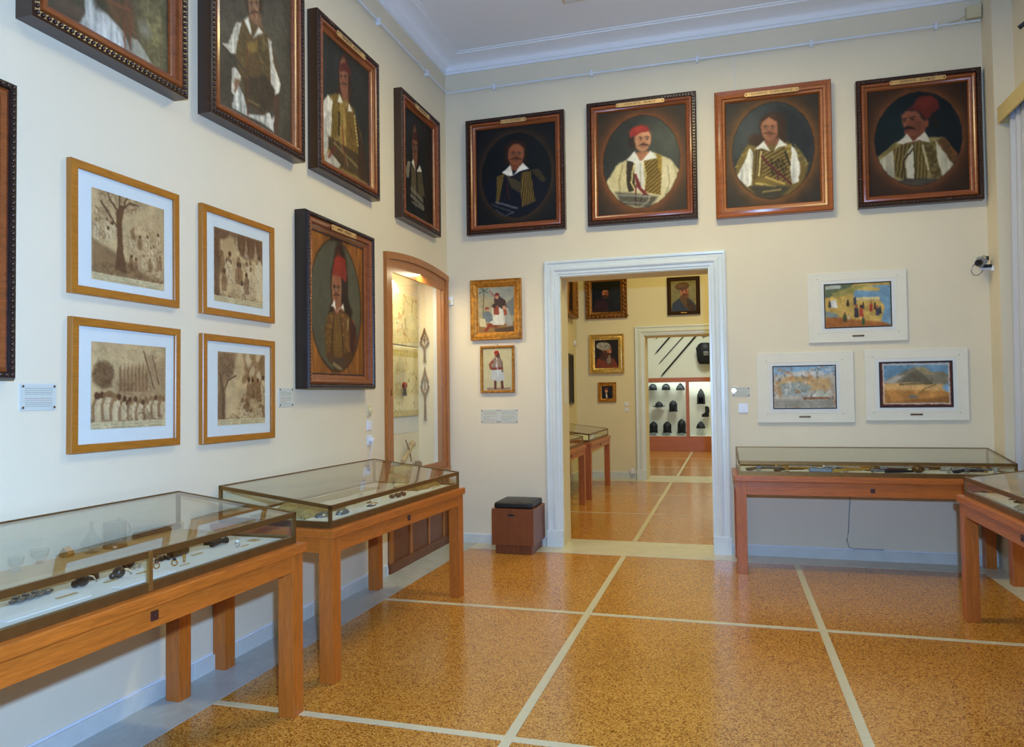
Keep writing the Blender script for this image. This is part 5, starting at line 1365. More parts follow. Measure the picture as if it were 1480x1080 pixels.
# security camera on a bracket
t = thing('security_camera', 'small security camera on a bracket at the curtain edge', 'camera', (XR, -.10, 2.53))
MB().tube([(0, 0, -.03), (-.10, 0, -.03)], .010, 8).tube([(0, 0, -.05), (0, 0, -.01)], .018, 8).build('bracket', PLAST, t, 40)
MB().box(-.075, -.022, -.022, -.012, .022, .004, .003).build('mounting_clamp', BLACKP, t)
rot = Matrix.Rotation(math.radians(25), 3, 'Y') @ Matrix.Rotation(math.radians(25), 3, 'Z')
b = bmesh.new(); bmesh.ops.create_cube(b, size=1)
for v in b.verts: v.co = Vector((v.co.x * .075, v.co.y * .06, v.co.z * .075))
bmesh.ops.bevel(b, geom=list(b.edges), offset=.008, segments=2, affect='EDGES')
MB().join(b, Matrix.Translation((-.085, 0, .028)) @ rot.to_4x4()).build('body', GREYP, t, 40)
r2 = Matrix.Rotation(math.radians(-65), 3, 'Y') @ Matrix.Rotation(math.radians(0), 3, 'X')
lens = MB().lathe([(0, 0), (.026, 0), (.028, .04), (.022, .05), (.018, .044), (0, .042)], (-.105, -.03, .022), 18, rot=Matrix.Rotation(math.radians(105), 3, 'X') @ Matrix.Rotation(math.radians(-30), 3, 'Y')).build('lens', BLACKP, t, 40)
MB().box(-.045, -.015, .04, -.03, .02, .075, .003).build('connector', BLACKP, t)
MB().tube([(-.09, -.02, .068), (-.07, -.02, .078), (-.05, -.01, .07)], .003, 6).build('strap', BLACKP, t)
MB().tube([(-.12, -.01, .03), (-.15, -.015, .0), (-.165, -.015, -.045), (-.15, -.015, -.078), (-.115, -.012, -.082), (-.09, -.01, -.06), (-.075, -.005, -.04)], .0045, 6).build('cable', GREYP, t, 60)

# curtain and pelmet at the window in the right wall
t = thing('curtain_pelmet', 'long cream pelmet board above the white curtain', 'pelmet', (0, 0, 0))
MB().box(4.935, -2.59, 3.66, 4.953, -.265, 3.79, .004).build('front_board', PELM, t)
MB().box(4.953, -.285, 3.66, 5.06, -.265, 3.79).build('end_board', PELM, t)
MB().box(4.953, -2.59, 3.775, 5.06, -.285, 3.79).build('top_board', PELM, t)
V = []; F = []
ny, nz = 150, 30
for j in range(nz + 1):
    w = j / nz
    for i in range(ny + 1):
        u = i / ny
        y = -.33 - 2.15 * u + .12 * w * math.exp(-u * 6)
        z = 3.74 - 3.42 * w + .05 * w * math.sin(u * 5)
        if w > .97: z += .0
        amp = .028 * (.55 + .45 * math.sin(u * 17 + 2)) 
        x = 5.0 + amp * math.sin(u * 2 * PI * 21 + .5 * math.sin(w * 3 + u * 9)) - .015 * w
        V.append((x, y, z))
for j in range(nz):
    for i in range(ny):
        a = j * (ny + 1) + i
        F.append((a, a + 1, a + ny + 2, a + ny + 1))
o = MB().raw(V, F).build('curtain', CURT, None, 180)
o.modifiers.new('thick', 'SOLIDIFY').thickness = .002
tag(o, 'sheer white curtain hanging from under the cream pelmet', 'curtain')
t = thing('curtain_bracket', 'dark metal bracket high above the pelmet', 'bracket', (5.07, -.95, 4.25))
MB().tube([(0, 0, 0), (-.10, .04, -.03), (-.16, .10, -.07)], [.012, .012, .018], 8).build('arm', IRON, t, 40)
# ceiling lamps
t = thing('ceiling_spot', 'small beige ceiling light fitting cut by the top edge', 'lamp', (1.56, -.95, CEIL))
MB().box(-.11, -.11, -.035, .11, .11, 0, .006).build('housing', IVORY, t)
MB().box(-.085, -.085, -.041, .085, .085, -.035, .003).build('diffuser', PLAST, t)
for k, (x, y) in enumerate(((2.55, -2.1), (2.55, -6.2))):
    t = thing('ceiling_lamp', ('warm ceiling lamp over the middle of the room', 'warm ceiling lamp behind the viewpoint')[k], 'lamp', (x, y, CEIL))
    MB().tube([(-.3, 0, 0), (-.3, 0, -.22)], .008, 8).tube([(.3, 0, 0), (.3, 0, -.22)], .008, 8).build('rod', PLAST, t, 40)
    MB().box(-.62, -.14, -.30, .62, .14, -.22, .01).build('housing', PLAST, t)
    MB().box(-.60, -.12, -.306, .60, .12, -.298).build('diffuser', m_emit('lamp_glow', rgb(255, 214, 150), 3), t)
# ------------------------------------------------------------------ things inside the display cases
def ring_gem(label, x, y, z, metal, gem, r=.011, up=True, group='small rings in the glass vessel table'):
    t = thing('finger_ring', label, 'ring', (x, y, z), random.uniform(0, 3), group)
    pts = [(r * math.cos(a), 0, r + .002 + r * math.sin(a)) for a in [2 * PI * k / 18 for k in range(18)]]
    MB().tube(pts, .0025, 6, True).build('band', metal, t, 60)
    MB().sphere((0, 0, 2 * r + .005), .0075, 10, 6, (1, 1, .8)).build('stone', gem, t, 60)
def card(label, x, y, z, w, d, rz, mat=TAN, group='little cards in the display cases', h=.002):
    o = MB().box(-w / 2, -d / 2, 0, w / 2, d / 2, h).build('label_card', mat, None)
    o.location = (x, y, z); o.rotation_euler = (0, 0, rz)
    return tag(o, label, 'card', group)
P = put(LNr, *LNc); z = TOPZ
def W(px, py): return px, py
# long table under the gold framed drawings: room coordinates measured on the board
BACKZ = z + .024
o = thing('glass_decanter', 'clear glass decanter with long thin neck inside the table case', 'decanter', (.155, -4.585, BACKZ)); o.scale = (.85, .85, .80)
MB().lathe([(.032, 0), (.034, .004), (.012, .010), (.010, .016), (.045, .034), (.050, .048), (.040, .066), (.018, .095), (.009, .125), (.008, .150), (.012, .156)], seg=24).build('vessel', CLEAR, o, 60)
MB().lathe([(.004, .150), (.009, .156), (.005, .166), (0, .169)], seg=14).build('stopper', CLEAR, o, 60)
MB().lathe([(.033, .0005), (.034, .003), (.012, .009)], seg=24).build('foot', BRONZE, o, 60)
o = thing('glass_mug', 'clear cut glass mug with handle inside the table case', 'mug', (.17, -4.475, BACKZ))
MB().lathe([(.040, 0), (.048, .004), (.046, .02), (.046, .105), (.049, .112), (.044, .112), (.042, .02), (0, .010)], seg=28).build('vessel', CLEAR, o, 50)
MB().tube([(0, .046, .095), (0, .078, .090), (0, .088, .062), (0, .070, .035), (0, .046, .030)], .005, 8).build('handle', CLEAR, o, 60)
MB().lathe([(.002, .112), (.010, .118), (.006, .128), (0, .130)], (0, .02, 0), 12).build('lid_knob', CLEAR, o, 60)
MB().lathe([(.041, .0006), (.049, .003), (.047, .014)], seg=28).build('base_mount', BRONZE, o, 60)
o = thing('reflection_rod', 'brown rod shape standing for a gold frame reflection, on the tan step behind the mug', 'sheath', (.13, -4.17, BACKZ + .0190), LNr)  # modelled rod takes the place of a gold frame reflection in the case
MB().tube([(-.15, 0, 0), (.13, 0, 0)], [.015, .016], 12).build('sheath', BRONZE, o, 50)
MB().tube([(.13, 0, 0), (.15, 0, 0)], [.018, .018], 12).build('end_cap', TAN, o, 40)
for k, (x, y, r) in enumerate(((.12, -4.80, .03), (.155, -4.93, .024), (.12, -5.03, .03))):
    o = thing('glass_bowl', ('little clear glass bowl next to the decanter in the table case', 'middle small glass cup on the tan step', 'clear glass bowl on the tan step at the photo edge')[k], 'bowl', (x, y, BACKZ), 0, 'glass vessels on the tan step')
    MB().lathe([(r * .5, 0), (r * .55, .003), (r * .3, .008), (r, .03), (r * 1.15, .055), (r * 1.08, .055), (r * .9, .03), (0, .014)], seg=20).build('bowl', CLEAR, o, 60)
    MB().lathe([(r * .5, .0004), (r * .56, .003), (r * .3, .009)], seg=20).build('foot', (GOLD, SILV, SILV)[k], o, 60)
tag(MB().prism([(-.022, 0), (.022, 0), (.026, .016), (.012, .03), (0, .042), (-.012, .03), (-.026, .016)], -.016, .016, 'y', .002).build('gilt_reflection', GOLD, None, None, (.125, -4.68, BACKZ)), 'small pointed gilt shape standing for a gold frame reflection, at the decanter side', 'ornament')  # solid gilt shape stands in for the gold frame mirrored in the glass

def orb(label, x, y, r):
    t = thing('round_pendant', label, 'pendant', (x, y, z), 0, 'dark round pendants')
    MB().sphere((0, 0, r), r, 14, 10, (1, 1, .95)).build('ball', DARKO, t, 60)
    MB().sphere((-.3 * r, -1.05 * r, r * .6), r * .55, 12, 8).build('drop', DARKO, t, 60)
    MB().tube([(0, r * .8, r * 1.4), (.01, r * 1.5, r * 1.2), (.02, r * 1.9, r * .3)], .003, 6).build('loop', SILV, t, 60)
orb('dark round pendant lying beside the brown wooden block', .52, -4.975, .024)
orb('dark round pendant in front of the long white card', .553, -4.843, .022)
orb('dark round pendant closest to the brass middle post', .457, -4.69, .020)
tag(MB().lathe([(.020, 0), (.022, .004), (.020, .03), (.014, .036), (0, .036)], seg=14).build('wooden_seal', BRONZE, None, 40, (.465, -4.877, z)), 'small brown wooden seal between the dark pendants', 'seal')
o = thing('jewelled_clasp', 'dark jagged silver clasp lying near the photo edge', 'clasp', (.485, -5.165, z))
b = MB()
for k in range(9): b.sphere((.02 * math.sin(k * 2.1), -.05 + .012 * k, .008 + .003 * (k % 3)), .012, 8, 6, (1, 1.2, .6))
b.build('plaque', STEEL, o, 60); MB().sphere((0, .075, .0105), .018, 10, 8, (.8, 1.5, .5)).build('hook', STEEL, o, 60)
for (x, y, m1, m2, lb) in ((.583, -4.685, GOLD, BROWNC, 'gold ring with brown stone right behind the brass middle post'), (.617, -4.626, GOLD, INK, 'gold ring with black stone in front of the ring row'),
                           (.611, -4.563, GOLD, GOLD, 'all gold ring lying farthest along the ring row'), (.52, -4.64, SILV, SILV, 'silver ring with silver bezel beside the dark cluster'),
                           (.50, -4.60, GOLD, BROWNC, 'pinkish ring half hidden by the brass middle post'), (.52, -4.72, SILV, IVORY, 'pale ring beside the pendant at the brass post')):
    ring_gem(lb, x, y, z, m1, m2)
o = thing('bead_cluster', 'cluster of dark beads lying before the brown cylinder seal', 'beads', (.495, -4.54, z), 0)
b = MB()
for k in range(14): b.sphere((.022 * math.cos(k * 2.4) * (k / 14), .03 * math.sin(k * 2.4) + .002 * k - .02, .008), .009, 8, 6)
b.build('bead', DARKO, o, 60)
tag(MB().tube([(-.045, 0, .02), (.045, 0, .02)], .02, 16).build('cylinder_box', BRONZE, None, 40, (.50, -4.47, z)), 'brown cylinder box lying among the rings', 'box'); bpy.data.objects['cylinder_box'].rotation_euler = (0, 0, LNr)
o = thing('hand_seal', 'black handled seal lying near the table end', 'seal', (.53, -4.245, z), LNr)
MB().tube([(-.05, 0, .0165), (0, 0, .0165), (.02, 0, .0165)], [.014, .010, .008], 10).build('handle', BLACKP, o, 50); MB().tube([(.02, 0, .0165), (.05, 0, .0170)], [.009, .016], 10).build('stamp', IRON, o, 50)
o = thing('folding_knife', 'dark folding knife behind the black handled seal', 'knife', (.46, -4.20, z), LNr)
MB().box(-.05, -.012, 0, .05, .012, .016, .004).build('handle', BLACKP, o); MB().box(.04, -.006, .006, .10, .006, .010).build('blade', STEEL, o)
ring_gem('silver ring with white stone at the table end', .635, -4.254, z, SILV, PLAST)
for (x, y, w, d, rz, m, lb) in ((.66, -4.83, .26, .05, LNr, PAPER, 'long white card in front of the dark pendants'), (.632, -5.22, .30, .05, LNr, PAPER, 'long white card at the photo edge of the glass vessel table'),
        (.56, -4.885, .06, .018, LNr, TAN, 'tan card slip in front of the brown seal'), (.575, -4.75, .05, .016, LNr, TAN, 'tan card slip beside the pendant at the brass post'), (.575, -5.09, .08, .016, LNr, TAN, 'tan card slip beside the jagged silver clasp'),
        (.645, -4.60, .05, .012, LNr, TAN, 'tan card slip beside the black stone ring'), (.555, -4.42, .06, .014, LNr, TAN, 'tan card slip before the cylinder box'), (.645, -4.215, .05, .010, LNr, TAN, 'tan card slip beside the white stone ring'), (.61, -4.10, .05, .05, LNr, TAN, 'square tan card at the end of the glass vessel table')):
    card(lb, x, y, z, w, d, rz, m)
card('wide tan card strip in front of the display step', .375, -4.88, z, 1.5, .09, LNr, TAN, None, .0015)

# cloth table beside the niche
def cloth_piece(name, label, x, y, w, d, rz, mat, bumps, h=.02, seed=1, group=None):
    R = random.Random(seed); nx, ny = 26, 18; V = []; F = []
    ph = [(R.uniform(4, 9), R.uniform(4, 9), R.uniform(0, 6)) for _ in range(5)]
    for j in range(ny + 1):
        for i in range(nx + 1):
            u, v = i / nx, j / ny
            e = min(1, min(u, 1 - u, v, 1 - v) * 8)
            zz = h * (.45 + .55 * sum(math.sin(a * u * bumps + c) * math.sin(b_ * v * bumps + c) for a, b_, c in ph) / 3) * (.25 + .75 * e)
            V.append(((u - .5) * w + .01 * math.sin(v * 9), (v - .5) * d + .01 * math.sin(u * 11), max(.002, zz + .004)))
    for j in range(ny):
        for i in range(nx):
            a = j * (nx + 1) + i; F.append((a, a + 1, a + nx + 2, a + nx + 1))
    n0 = len(V); V += [(v[0], v[1], 0.0) for v in V]
    for j in range(ny):
        for i in range(nx):
            a = n0 + j * (nx + 1) + i; F.append((a + nx + 1, a + nx + 2, a + 1, a))
    rim = [i for i in range(nx + 1)] + [j * (nx + 1) + nx for j in range(1, ny + 1)] + [ny * (nx + 1) + i for i in range(nx - 1, -1, -1)] + [j * (nx + 1) for j in range(ny - 1, 0, -1)]
    for k in range(len(rim)):
        a, b_ = rim[k], rim[(k + 1) % len(rim)]; F.append((a, n0 + a, n0 + b_, b_))
    o = MB().raw(V, F).build(name, mat, None, 60, (x, y, z)); o.rotation_euler = (0, 0, rz)
    return tag(o, label, 'cloth', group)
def m_embroid(name, c, c2):
    m = NT(name); v = m.coord(); f = m.noise(v, 60, 3, .6, 2.5)
    m.col(m.ramp(f, [(.38, c2), (.48, c), (.62, c), (.72, (c[0] * .55, c[1] * .55, c[2] * .5, 1))])); m.set(Roughness=.7); m.bump(f, .5, .004); return m.m
EMB = m_embroid('gold_embroidery', rgb(172, 152, 96), rgb(70, 58, 40)); EMB2 = m_embroid('tan_embroidery', rgb(166, 132, 72), rgb(40, 32, 26))
cloth_piece('embroidered_cloth', 'olive gold embroidered cloth folded at the table end', .36, -3.33, .40, .36, LFr, EMB, 1.4, .05, 3, 'cloths in the display table')
cloth_piece('embroidered_cloth', 'tan and black embroidered bag at the niche end of the case', .56, -2.12, .36, .22, LFr, EMB2, 1.2, .045, 5, 'cloths in the display table')
cloth_piece('embroidered_cloth', 'long olive cloth along the back of the case', .22, -2.6, .8, .14, LFr, OLIVE, 1.5, .02, 6, 'cloths in the display table')
def disc(name, label, cat, x, y, r, h, mat, sq=(1, 1), group=None):
    o = MB().lathe([(r, 0), (r, h * .4), (r * .7, h), (0, h * .9)], (0, 0, 0), 20, sc=sq).build(name, mat, None, 40, (x, y, z))
    return tag(o, label, cat, group)
disc('buckle', 'grey oval metal buckle half at the near table corner', 'buckle', .565, -3.40, .045, .02, STEEL, (.8, 1.5), 'flat metal pieces in the cloth table')
disc('buckle', 'grey pointed buckle behind the brass corner post', 'buckle', .63, -3.30, .042, .022, STEEL, (.7, 1.4), 'flat metal pieces in the cloth table')
card('white card in front of the metal buckles', .64, -3.17, z, .24, .07, LFr, PAPER)
for k, (x, y, m, lb) in enumerate(((.50, -3.06, GOLD, 'gold brooch lying behind the white card'), (.47, -2.96, GOLD, 'gold brooch furthest from the glass front'), (.66, -3.02, BRONZE, 'bronze brooch closest to the glass front'), (.60, -2.90, GOLD, 'long gold brooch past the bronze one'))):
    t = thing('brooch', lb, 'brooch', (x, y, z), random.uniform(0, 3), 'gold brooches in the cloth table')
    MB().lathe([(.026, 0), (.026, .004), (.016, .010), (0, .012)], seg=16, sc=(1, .7)).build('disc', m, t, 40)
    MB().sphere((0, 0, .013), .007, 8, 6).build('boss', SILV, t, 60)
    MB().box(.02, -.006, 0, .05, .006, .006, .002).build('clasp', m, t)
t = thing('silver_medal', 'bright silver disc shining in the cloth table', 'medal', (.49, -2.66, z))
MB().lathe([(.026, 0), (.028, .004), (.02, .007), (0, .008)], seg=20).build('disc', SILV, t, 40); MB().box(-.008, .024, 0, .008, .06, .004).build('ribbon', BRONZE, t)
t = thing('bead_string', 'string of reddish brown beads in the cloth table', 'beads', (.645, -2.58, z), LFr)
for k in range(12):
    MB().sphere((-.09 + .016 * k, .02 * math.sin(k * 1.3), .012), .012, 10, 8).build('bead', BROWNC, t, 60)
card('grey card slip beside the reddish beads', .70, -2.72, z, .16, .03, LFr, PAPER)
card('grey card slip at the niche end of the cloth table', .70, -2.06, z, .14, .02, LFr, TAN)

# weapons table under the cream mounts
def long_gun(label, x, y, L, rz, stock, metal, group='old firearms in the weapons table', zo=0.0):
    t = thing('flintlock_pistol', label, 'pistol', (x, y, z + zo), rz, group)
    MB().tube([(-L * .2, 0, .030), (L * .5, 0, .030)], [.012, .008], 10).build('barrel', metal, t, 50)
    MB().prism([(-L * .5, .022), (-L * .47, .002), (-L * .36, .0), (-L * .2, .014), (L * .3, .016), (L * .3, .026), (-L * .18, .034), (-L * .34, .028)], -.014, .014, 'y', .004).build('stock', stock, t)
    MB().box(-L * .2, -.020, .020, -L * .08, -.012, .038, .003).tube([(-L * .15, -.016, .034), (-L * .17, -.016, .058), (-L * .13, -.016, .062)], .004, 6).build('lock_plate', metal, t)
    MB().tube([(-L * .22, 0, .014), (-L * .17, 0, .0035), (-L * .1, 0, .0035), (-L * .07, 0, .014)], .003, 6).build('trigger_guard', metal, t)
    return t
def dagger(label, x, y, L, rz, sheath, hilt, zo=0.0):
    t = thing('sheathed_dagger', label, 'dagger', (x, y, z + zo), rz, 'sheathed blades in the weapons table')
    MB().tube([(-L * .2, 0, .018), (L * .2, .01, .018), (L * .5, .03, .015)], [.017, .015, .008], 10).build('sheath', sheath, t, 50)
    MB().tube([(-L * .5, 0, .019), (-L * .21, 0, .018)], [.013, .010], 10).build('hilt', hilt, t, 50)
    MB().sphere((-L * .5, 0, .020), .019, 10, 8, (.7, 1.3, 1)).build('pommel', hilt, t, 60)
    return t
Q = put(BRr, *BRc)
def bx(lx, ly): return Q(lx, ly)
long_gun('flintlock pistol with olive butt closest to the bright brass corner', *bx(-.80, -.12), .30, .1, BRONZE, STEEL)
long_gun('dark flintlock pistol second from the bright brass corner', *bx(-.58, -.16), .30, .15, BRONZE, GOLD)
dagger('silver sheathed dagger behind the two flintlock pistols', *bx(-.52, .02), .34, .05, SILV, GOLD)
t = thing('cartridge_box', 'grey silver cartridge box with studs in the weapons table', 'box', (*bx(-.36, -.17), z))
MB().box(-.09, -.022, 0, .09, .022, .035, .008).build('body', STEEL, t)
for k in range(5): MB().sphere((-.06 + .03 * k, -.023, .018), .006, 8, 6).build('stud', SILV, t, 60)
long_gun('silver mounted pistol beside the cartridge box', *bx(-.20, -.06), .32, .05, IRON, SILV)
long_gun('gilt pistol right below the silver mounted one', *bx(-.13, -.17), .28, .0, GOLD, GOLD)
dagger('black sheathed dagger under the middle of the top glass', *bx(.18, -.18), .30, -.05, IRON, STEEL)
long_gun('long engraved pistol in the middle of the weapons table', *bx(.20, -.02), .42, .03, BRONZE, SILV)
dagger('gilt sheathed dagger behind the engraved pistol', *bx(-.10, .09), .4, .04, GOLD, SILV)
t = thing('powder_flask', 'round ribbed powder flask on the weapons table', 'flask', (*bx(.38, -.11), z))
MB().sphere((0, 0, .03), .038, 16, 10, (1.3, 1, .78)).build('body', BRONZE, t, 60); MB().tube([(.04, 0, .03), (.075, 0, .028)], [.012, .008], 8).build('spout', SILV, t, 50)
card('cream card between the powder flask and the inkwell', *bx(.48, -.20), z, .20, .05, 0, PAPER)
for k, (lx, lb) in enumerate(((.60, 'first small silver cup on the weapons table'), (.95 - .02, 'small silver cup closest to the curtain end'))):
    t = thing('silver_cup', ('small silver cup behind the tiny white card', 'small silver cup at the curtain end of the weapons table')[k], 'cup', (*bx(lx, -.10), z), 0, 'silver cups in the weapons table')
    MB().lathe([(.018, 0), (.02, .003), (.008, .008), (.008, .014), (.022, .024), (.026, .05), (.024, .05), (.018, .026), (0, .02)], seg=18).build('cup', SILV, t, 60)
card('tiny white card in front of the silver cup', *bx(.60, -.2), z, .06, .03, 0, PAPER)
long_gun('dark pistol between the two silver cups', *bx(.76, -.12), .28, .05, IRON, STEEL)
dagger('silver sheathed dagger behind the dark pistol', *bx(.66, .04), .4, .0, SILV, BRONZE)
t = thing('inkwell_case', 'golden inkwell case near the corner of the neighbouring table', 'inkwell', (*bx(.82, -.02), z))
MB().box(-.07, -.014, 0, .04, .014, .026, .005).build('pen_case', GOLD, t); MB().lathe([(.022, 0), (.024, .004), (.022, .034), (.012, .04), (0, .042)], (.06, 0, 0), 16).build('ink_pot', GOLD, t, 50)

# table at the curtained wall
SX = put(RRr, *RRc)
def tr(lx, ly): return SX(lx, ly)
t = thing('yataghan', 'brown sheathed short sword in the curtain side table', 'sword', (*tr(-.84, -.0), z), RRr + .9)
MB().tube([(-.12, 0, .018), (.05, .01, .018), (.22, .05, .015)], [.018, .018, .010], 10).build('sheath', BRONZE, t, 50); MB().tube([(-.24, 0, .02), (-.12, 0, .018)], [.014, .011], 10).build('hilt', GOLD, t, 50)
cloth_piece('black_velvet_cap', 'black velvet piece lying in the curtain side table', *tr(-.50, -.08), .22, .16, RRr + .3, LEATH, 1.1, .03, 8)
cloth_piece('grey_pouch', 'grey cloth pouch behind the photo edge in the curtain side table', *tr(-.26, -.20), .2, .12, RRr, OLIVE, 1.1, .03, 9)
disc('coin', 'small dark coin between sword and velvet piece', 'coin', *tr(-.70, -.16), .018, .006, IRON)
# ------------------------------------------------------------------ yellow room beyond the doorway
def ornate(name, label, loc, rz, w, h, ins, art, frame_mat, carve=True, depth=.05, D=None):
    t = thing(name, label, 'painting', loc, rz, 'paintings in the yellow room')
    MB().ring(w, h, [(0, 0), (0, depth * .8), (ins * .12, depth), (ins * .35, depth * .62), (ins * .6, depth * .8), (ins * .85, depth * .45), (ins, depth * .35), (ins, 0)]).build('frame', frame_mat, t, 30)
    if carve:
        b = MB(); R = random.Random(5); X, Z = w / 2, h / 2
        n = int((2 * w + 2 * h) / .075)
        for k in range(n):
            s = k / n * (2 * w + 2 * h)
            if s < w: x, zz = -X + s, Z - ins * .3
            elif s < w + h: x, zz = X - ins * .3, Z - (s - w)
            elif s < 2 * w + h: x, zz = X - (s - w - h), -Z + ins * .3
            else: x, zz = -X + ins * .3, -Z + (s - 2 * w - h)
            b.sphere((x + R.uniform(-.008, .008), -depth * .8, zz + R.uniform(-.008, .008)), R.uniform(.02, .036), 8, 6, (1, .6, 1))
        b.build('carving', frame_mat, t, 60)
    art.mesh('canvas', w - 2 * ins + .004, h - 2 * ins + .004, OILP, t, depth * .33)
    MB().box(-w / 2 + .01, -.008, -h / 2 + .01, w / 2 - .01, -.001, h / 2 - .01).build('backing', FR_BLACK, t)
    return t
FW = 5.77
CARV = m_plain('carved_gilt', rgb(128, 82, 30), .35, .5, .45, 40, .6)
ornate('ornate_painting', 'dark portrait in broad carved gilt frame, top of the far yellow wall', (.747, FW, 3.20), 0, .735, .77, .115, art_beyond('dark'), CARV)
t = ornate('ornate_painting', 'portrait of man in brown fur hat in black frame, above the second doorway', (2.078, FW, 3.148), 0, .55, .65, .068, art_beyond('hat'), FR_DARK, False)
MB().box(-.05, -.045, -.298, .05, -.04, -.284).build('title_strip', GOLD, t)
t = ornate('ornate_painting', 'portrait of grey bearded man in turban, pale gilt frame', (.74, FW, 2.19), 0, .612, .69, .098, art_beyond('turban'), GILTP, False)
MB().box(-.05, -.03, -.285, .05, -.02, -.275).build('title_strip', GOLD, t)
ornate('ornate_painting', 'smallest framed portrait under the turbaned man', (.736, FW, 1.515), 0, .318, .35, .065, art_beyond('small'), GILT, False, .03)
ornate('ornate_painting', 'carved baroque framed picture seen edge on beside the doorway lining', (.19, 5.05, 3.22), LW, .82, .85, .13, art_beyond('side'), CARV, True, .12)
t = thing('narrow_picture', 'narrow black framed panel seen edge on in the yellow room', 'picture', (.19, 5.2, 1.75), LW)
MB().ring(.42, .86, [(0, 0), (0, .03), (.03, .03), (.03, 0)]).build('frame', BLACKP, t); MB().box(-.19, -.02, -.41, .19, -.004, .41).build('panel', INK, t)
tag(MB().tube([(.205, 5.74, 2.34), (.205, 5.74, 2.95)], .006, 6).build('cable', IVORY, None), 'thin white cable running up the yellow room corner', 'cable')
tag(MB().box(1.2038, .10, 1.40, 1.2052, .24, 1.76).build('notice_sheet', PAPER, None), 'blank pale sheet on the doorway lining', 'notice')
tag(MB().box(1.13, 5.70, .10, 1.20, 5.75, .19, .006).build('floor_socket', PLAST, None), 'white cable box on the skirting of the far yellow wall', 'socket')

# ------------------------------------------------------------------ helmet case in the last room
t = thing('helmet_case', 'tall wood framed wall case full of dark helmets in the last room', 'case', (0, 12.0, 0))
MB().box(.70, -.02, 1.755, 3.6, .05, 1.87, .004).build('top_beam', TILEW, t)
MB().box(.72, -.01, 0, 3.6, .04, .385, .004).build('lower_panel', TILEW, t)
MB().box(1.745, -.018, .385, 1.83, .05, 1.755, .003).build('mullion', TILEW, t); MB().box(.70, -.018, 0, .785, .05, 1.755, .003).build('mullion', TILEW, t); MB().box(2.9, -.018, .385, 2.98, .05, 1.755, .003).build('mullion', TILEW, t)
MB().box(.7, .44, .3, 3.6, .46, 1.87).build('back_panel', HELMW, t)
MB().box(.7, .05, .36, 3.6, .44, .385).build('floor_panel', HELMW, t); MB().box(.7, .05, 1.84, 3.6, .44, 1.87).build('ceiling_panel', HELMW, t)
lp = MB().tube([(.9, .12, 1.81), (3.4, .12, 1.81)], .012, 8).build('tube_lamp', m_emit('case_tube', rgb(226, 248, 244), 9), t, 40)
struct('wall_upper', MB().box(-.1, 12.02, 1.87, 5.2, 12.55, CEIL), HELMW)
struct('wall_lower', MB().box(-.1, 12.02, 0, .70, 12.55, 1.87).box(3.6, 12.02, 0, 5.2, 12.55, 1.87), HELMW)

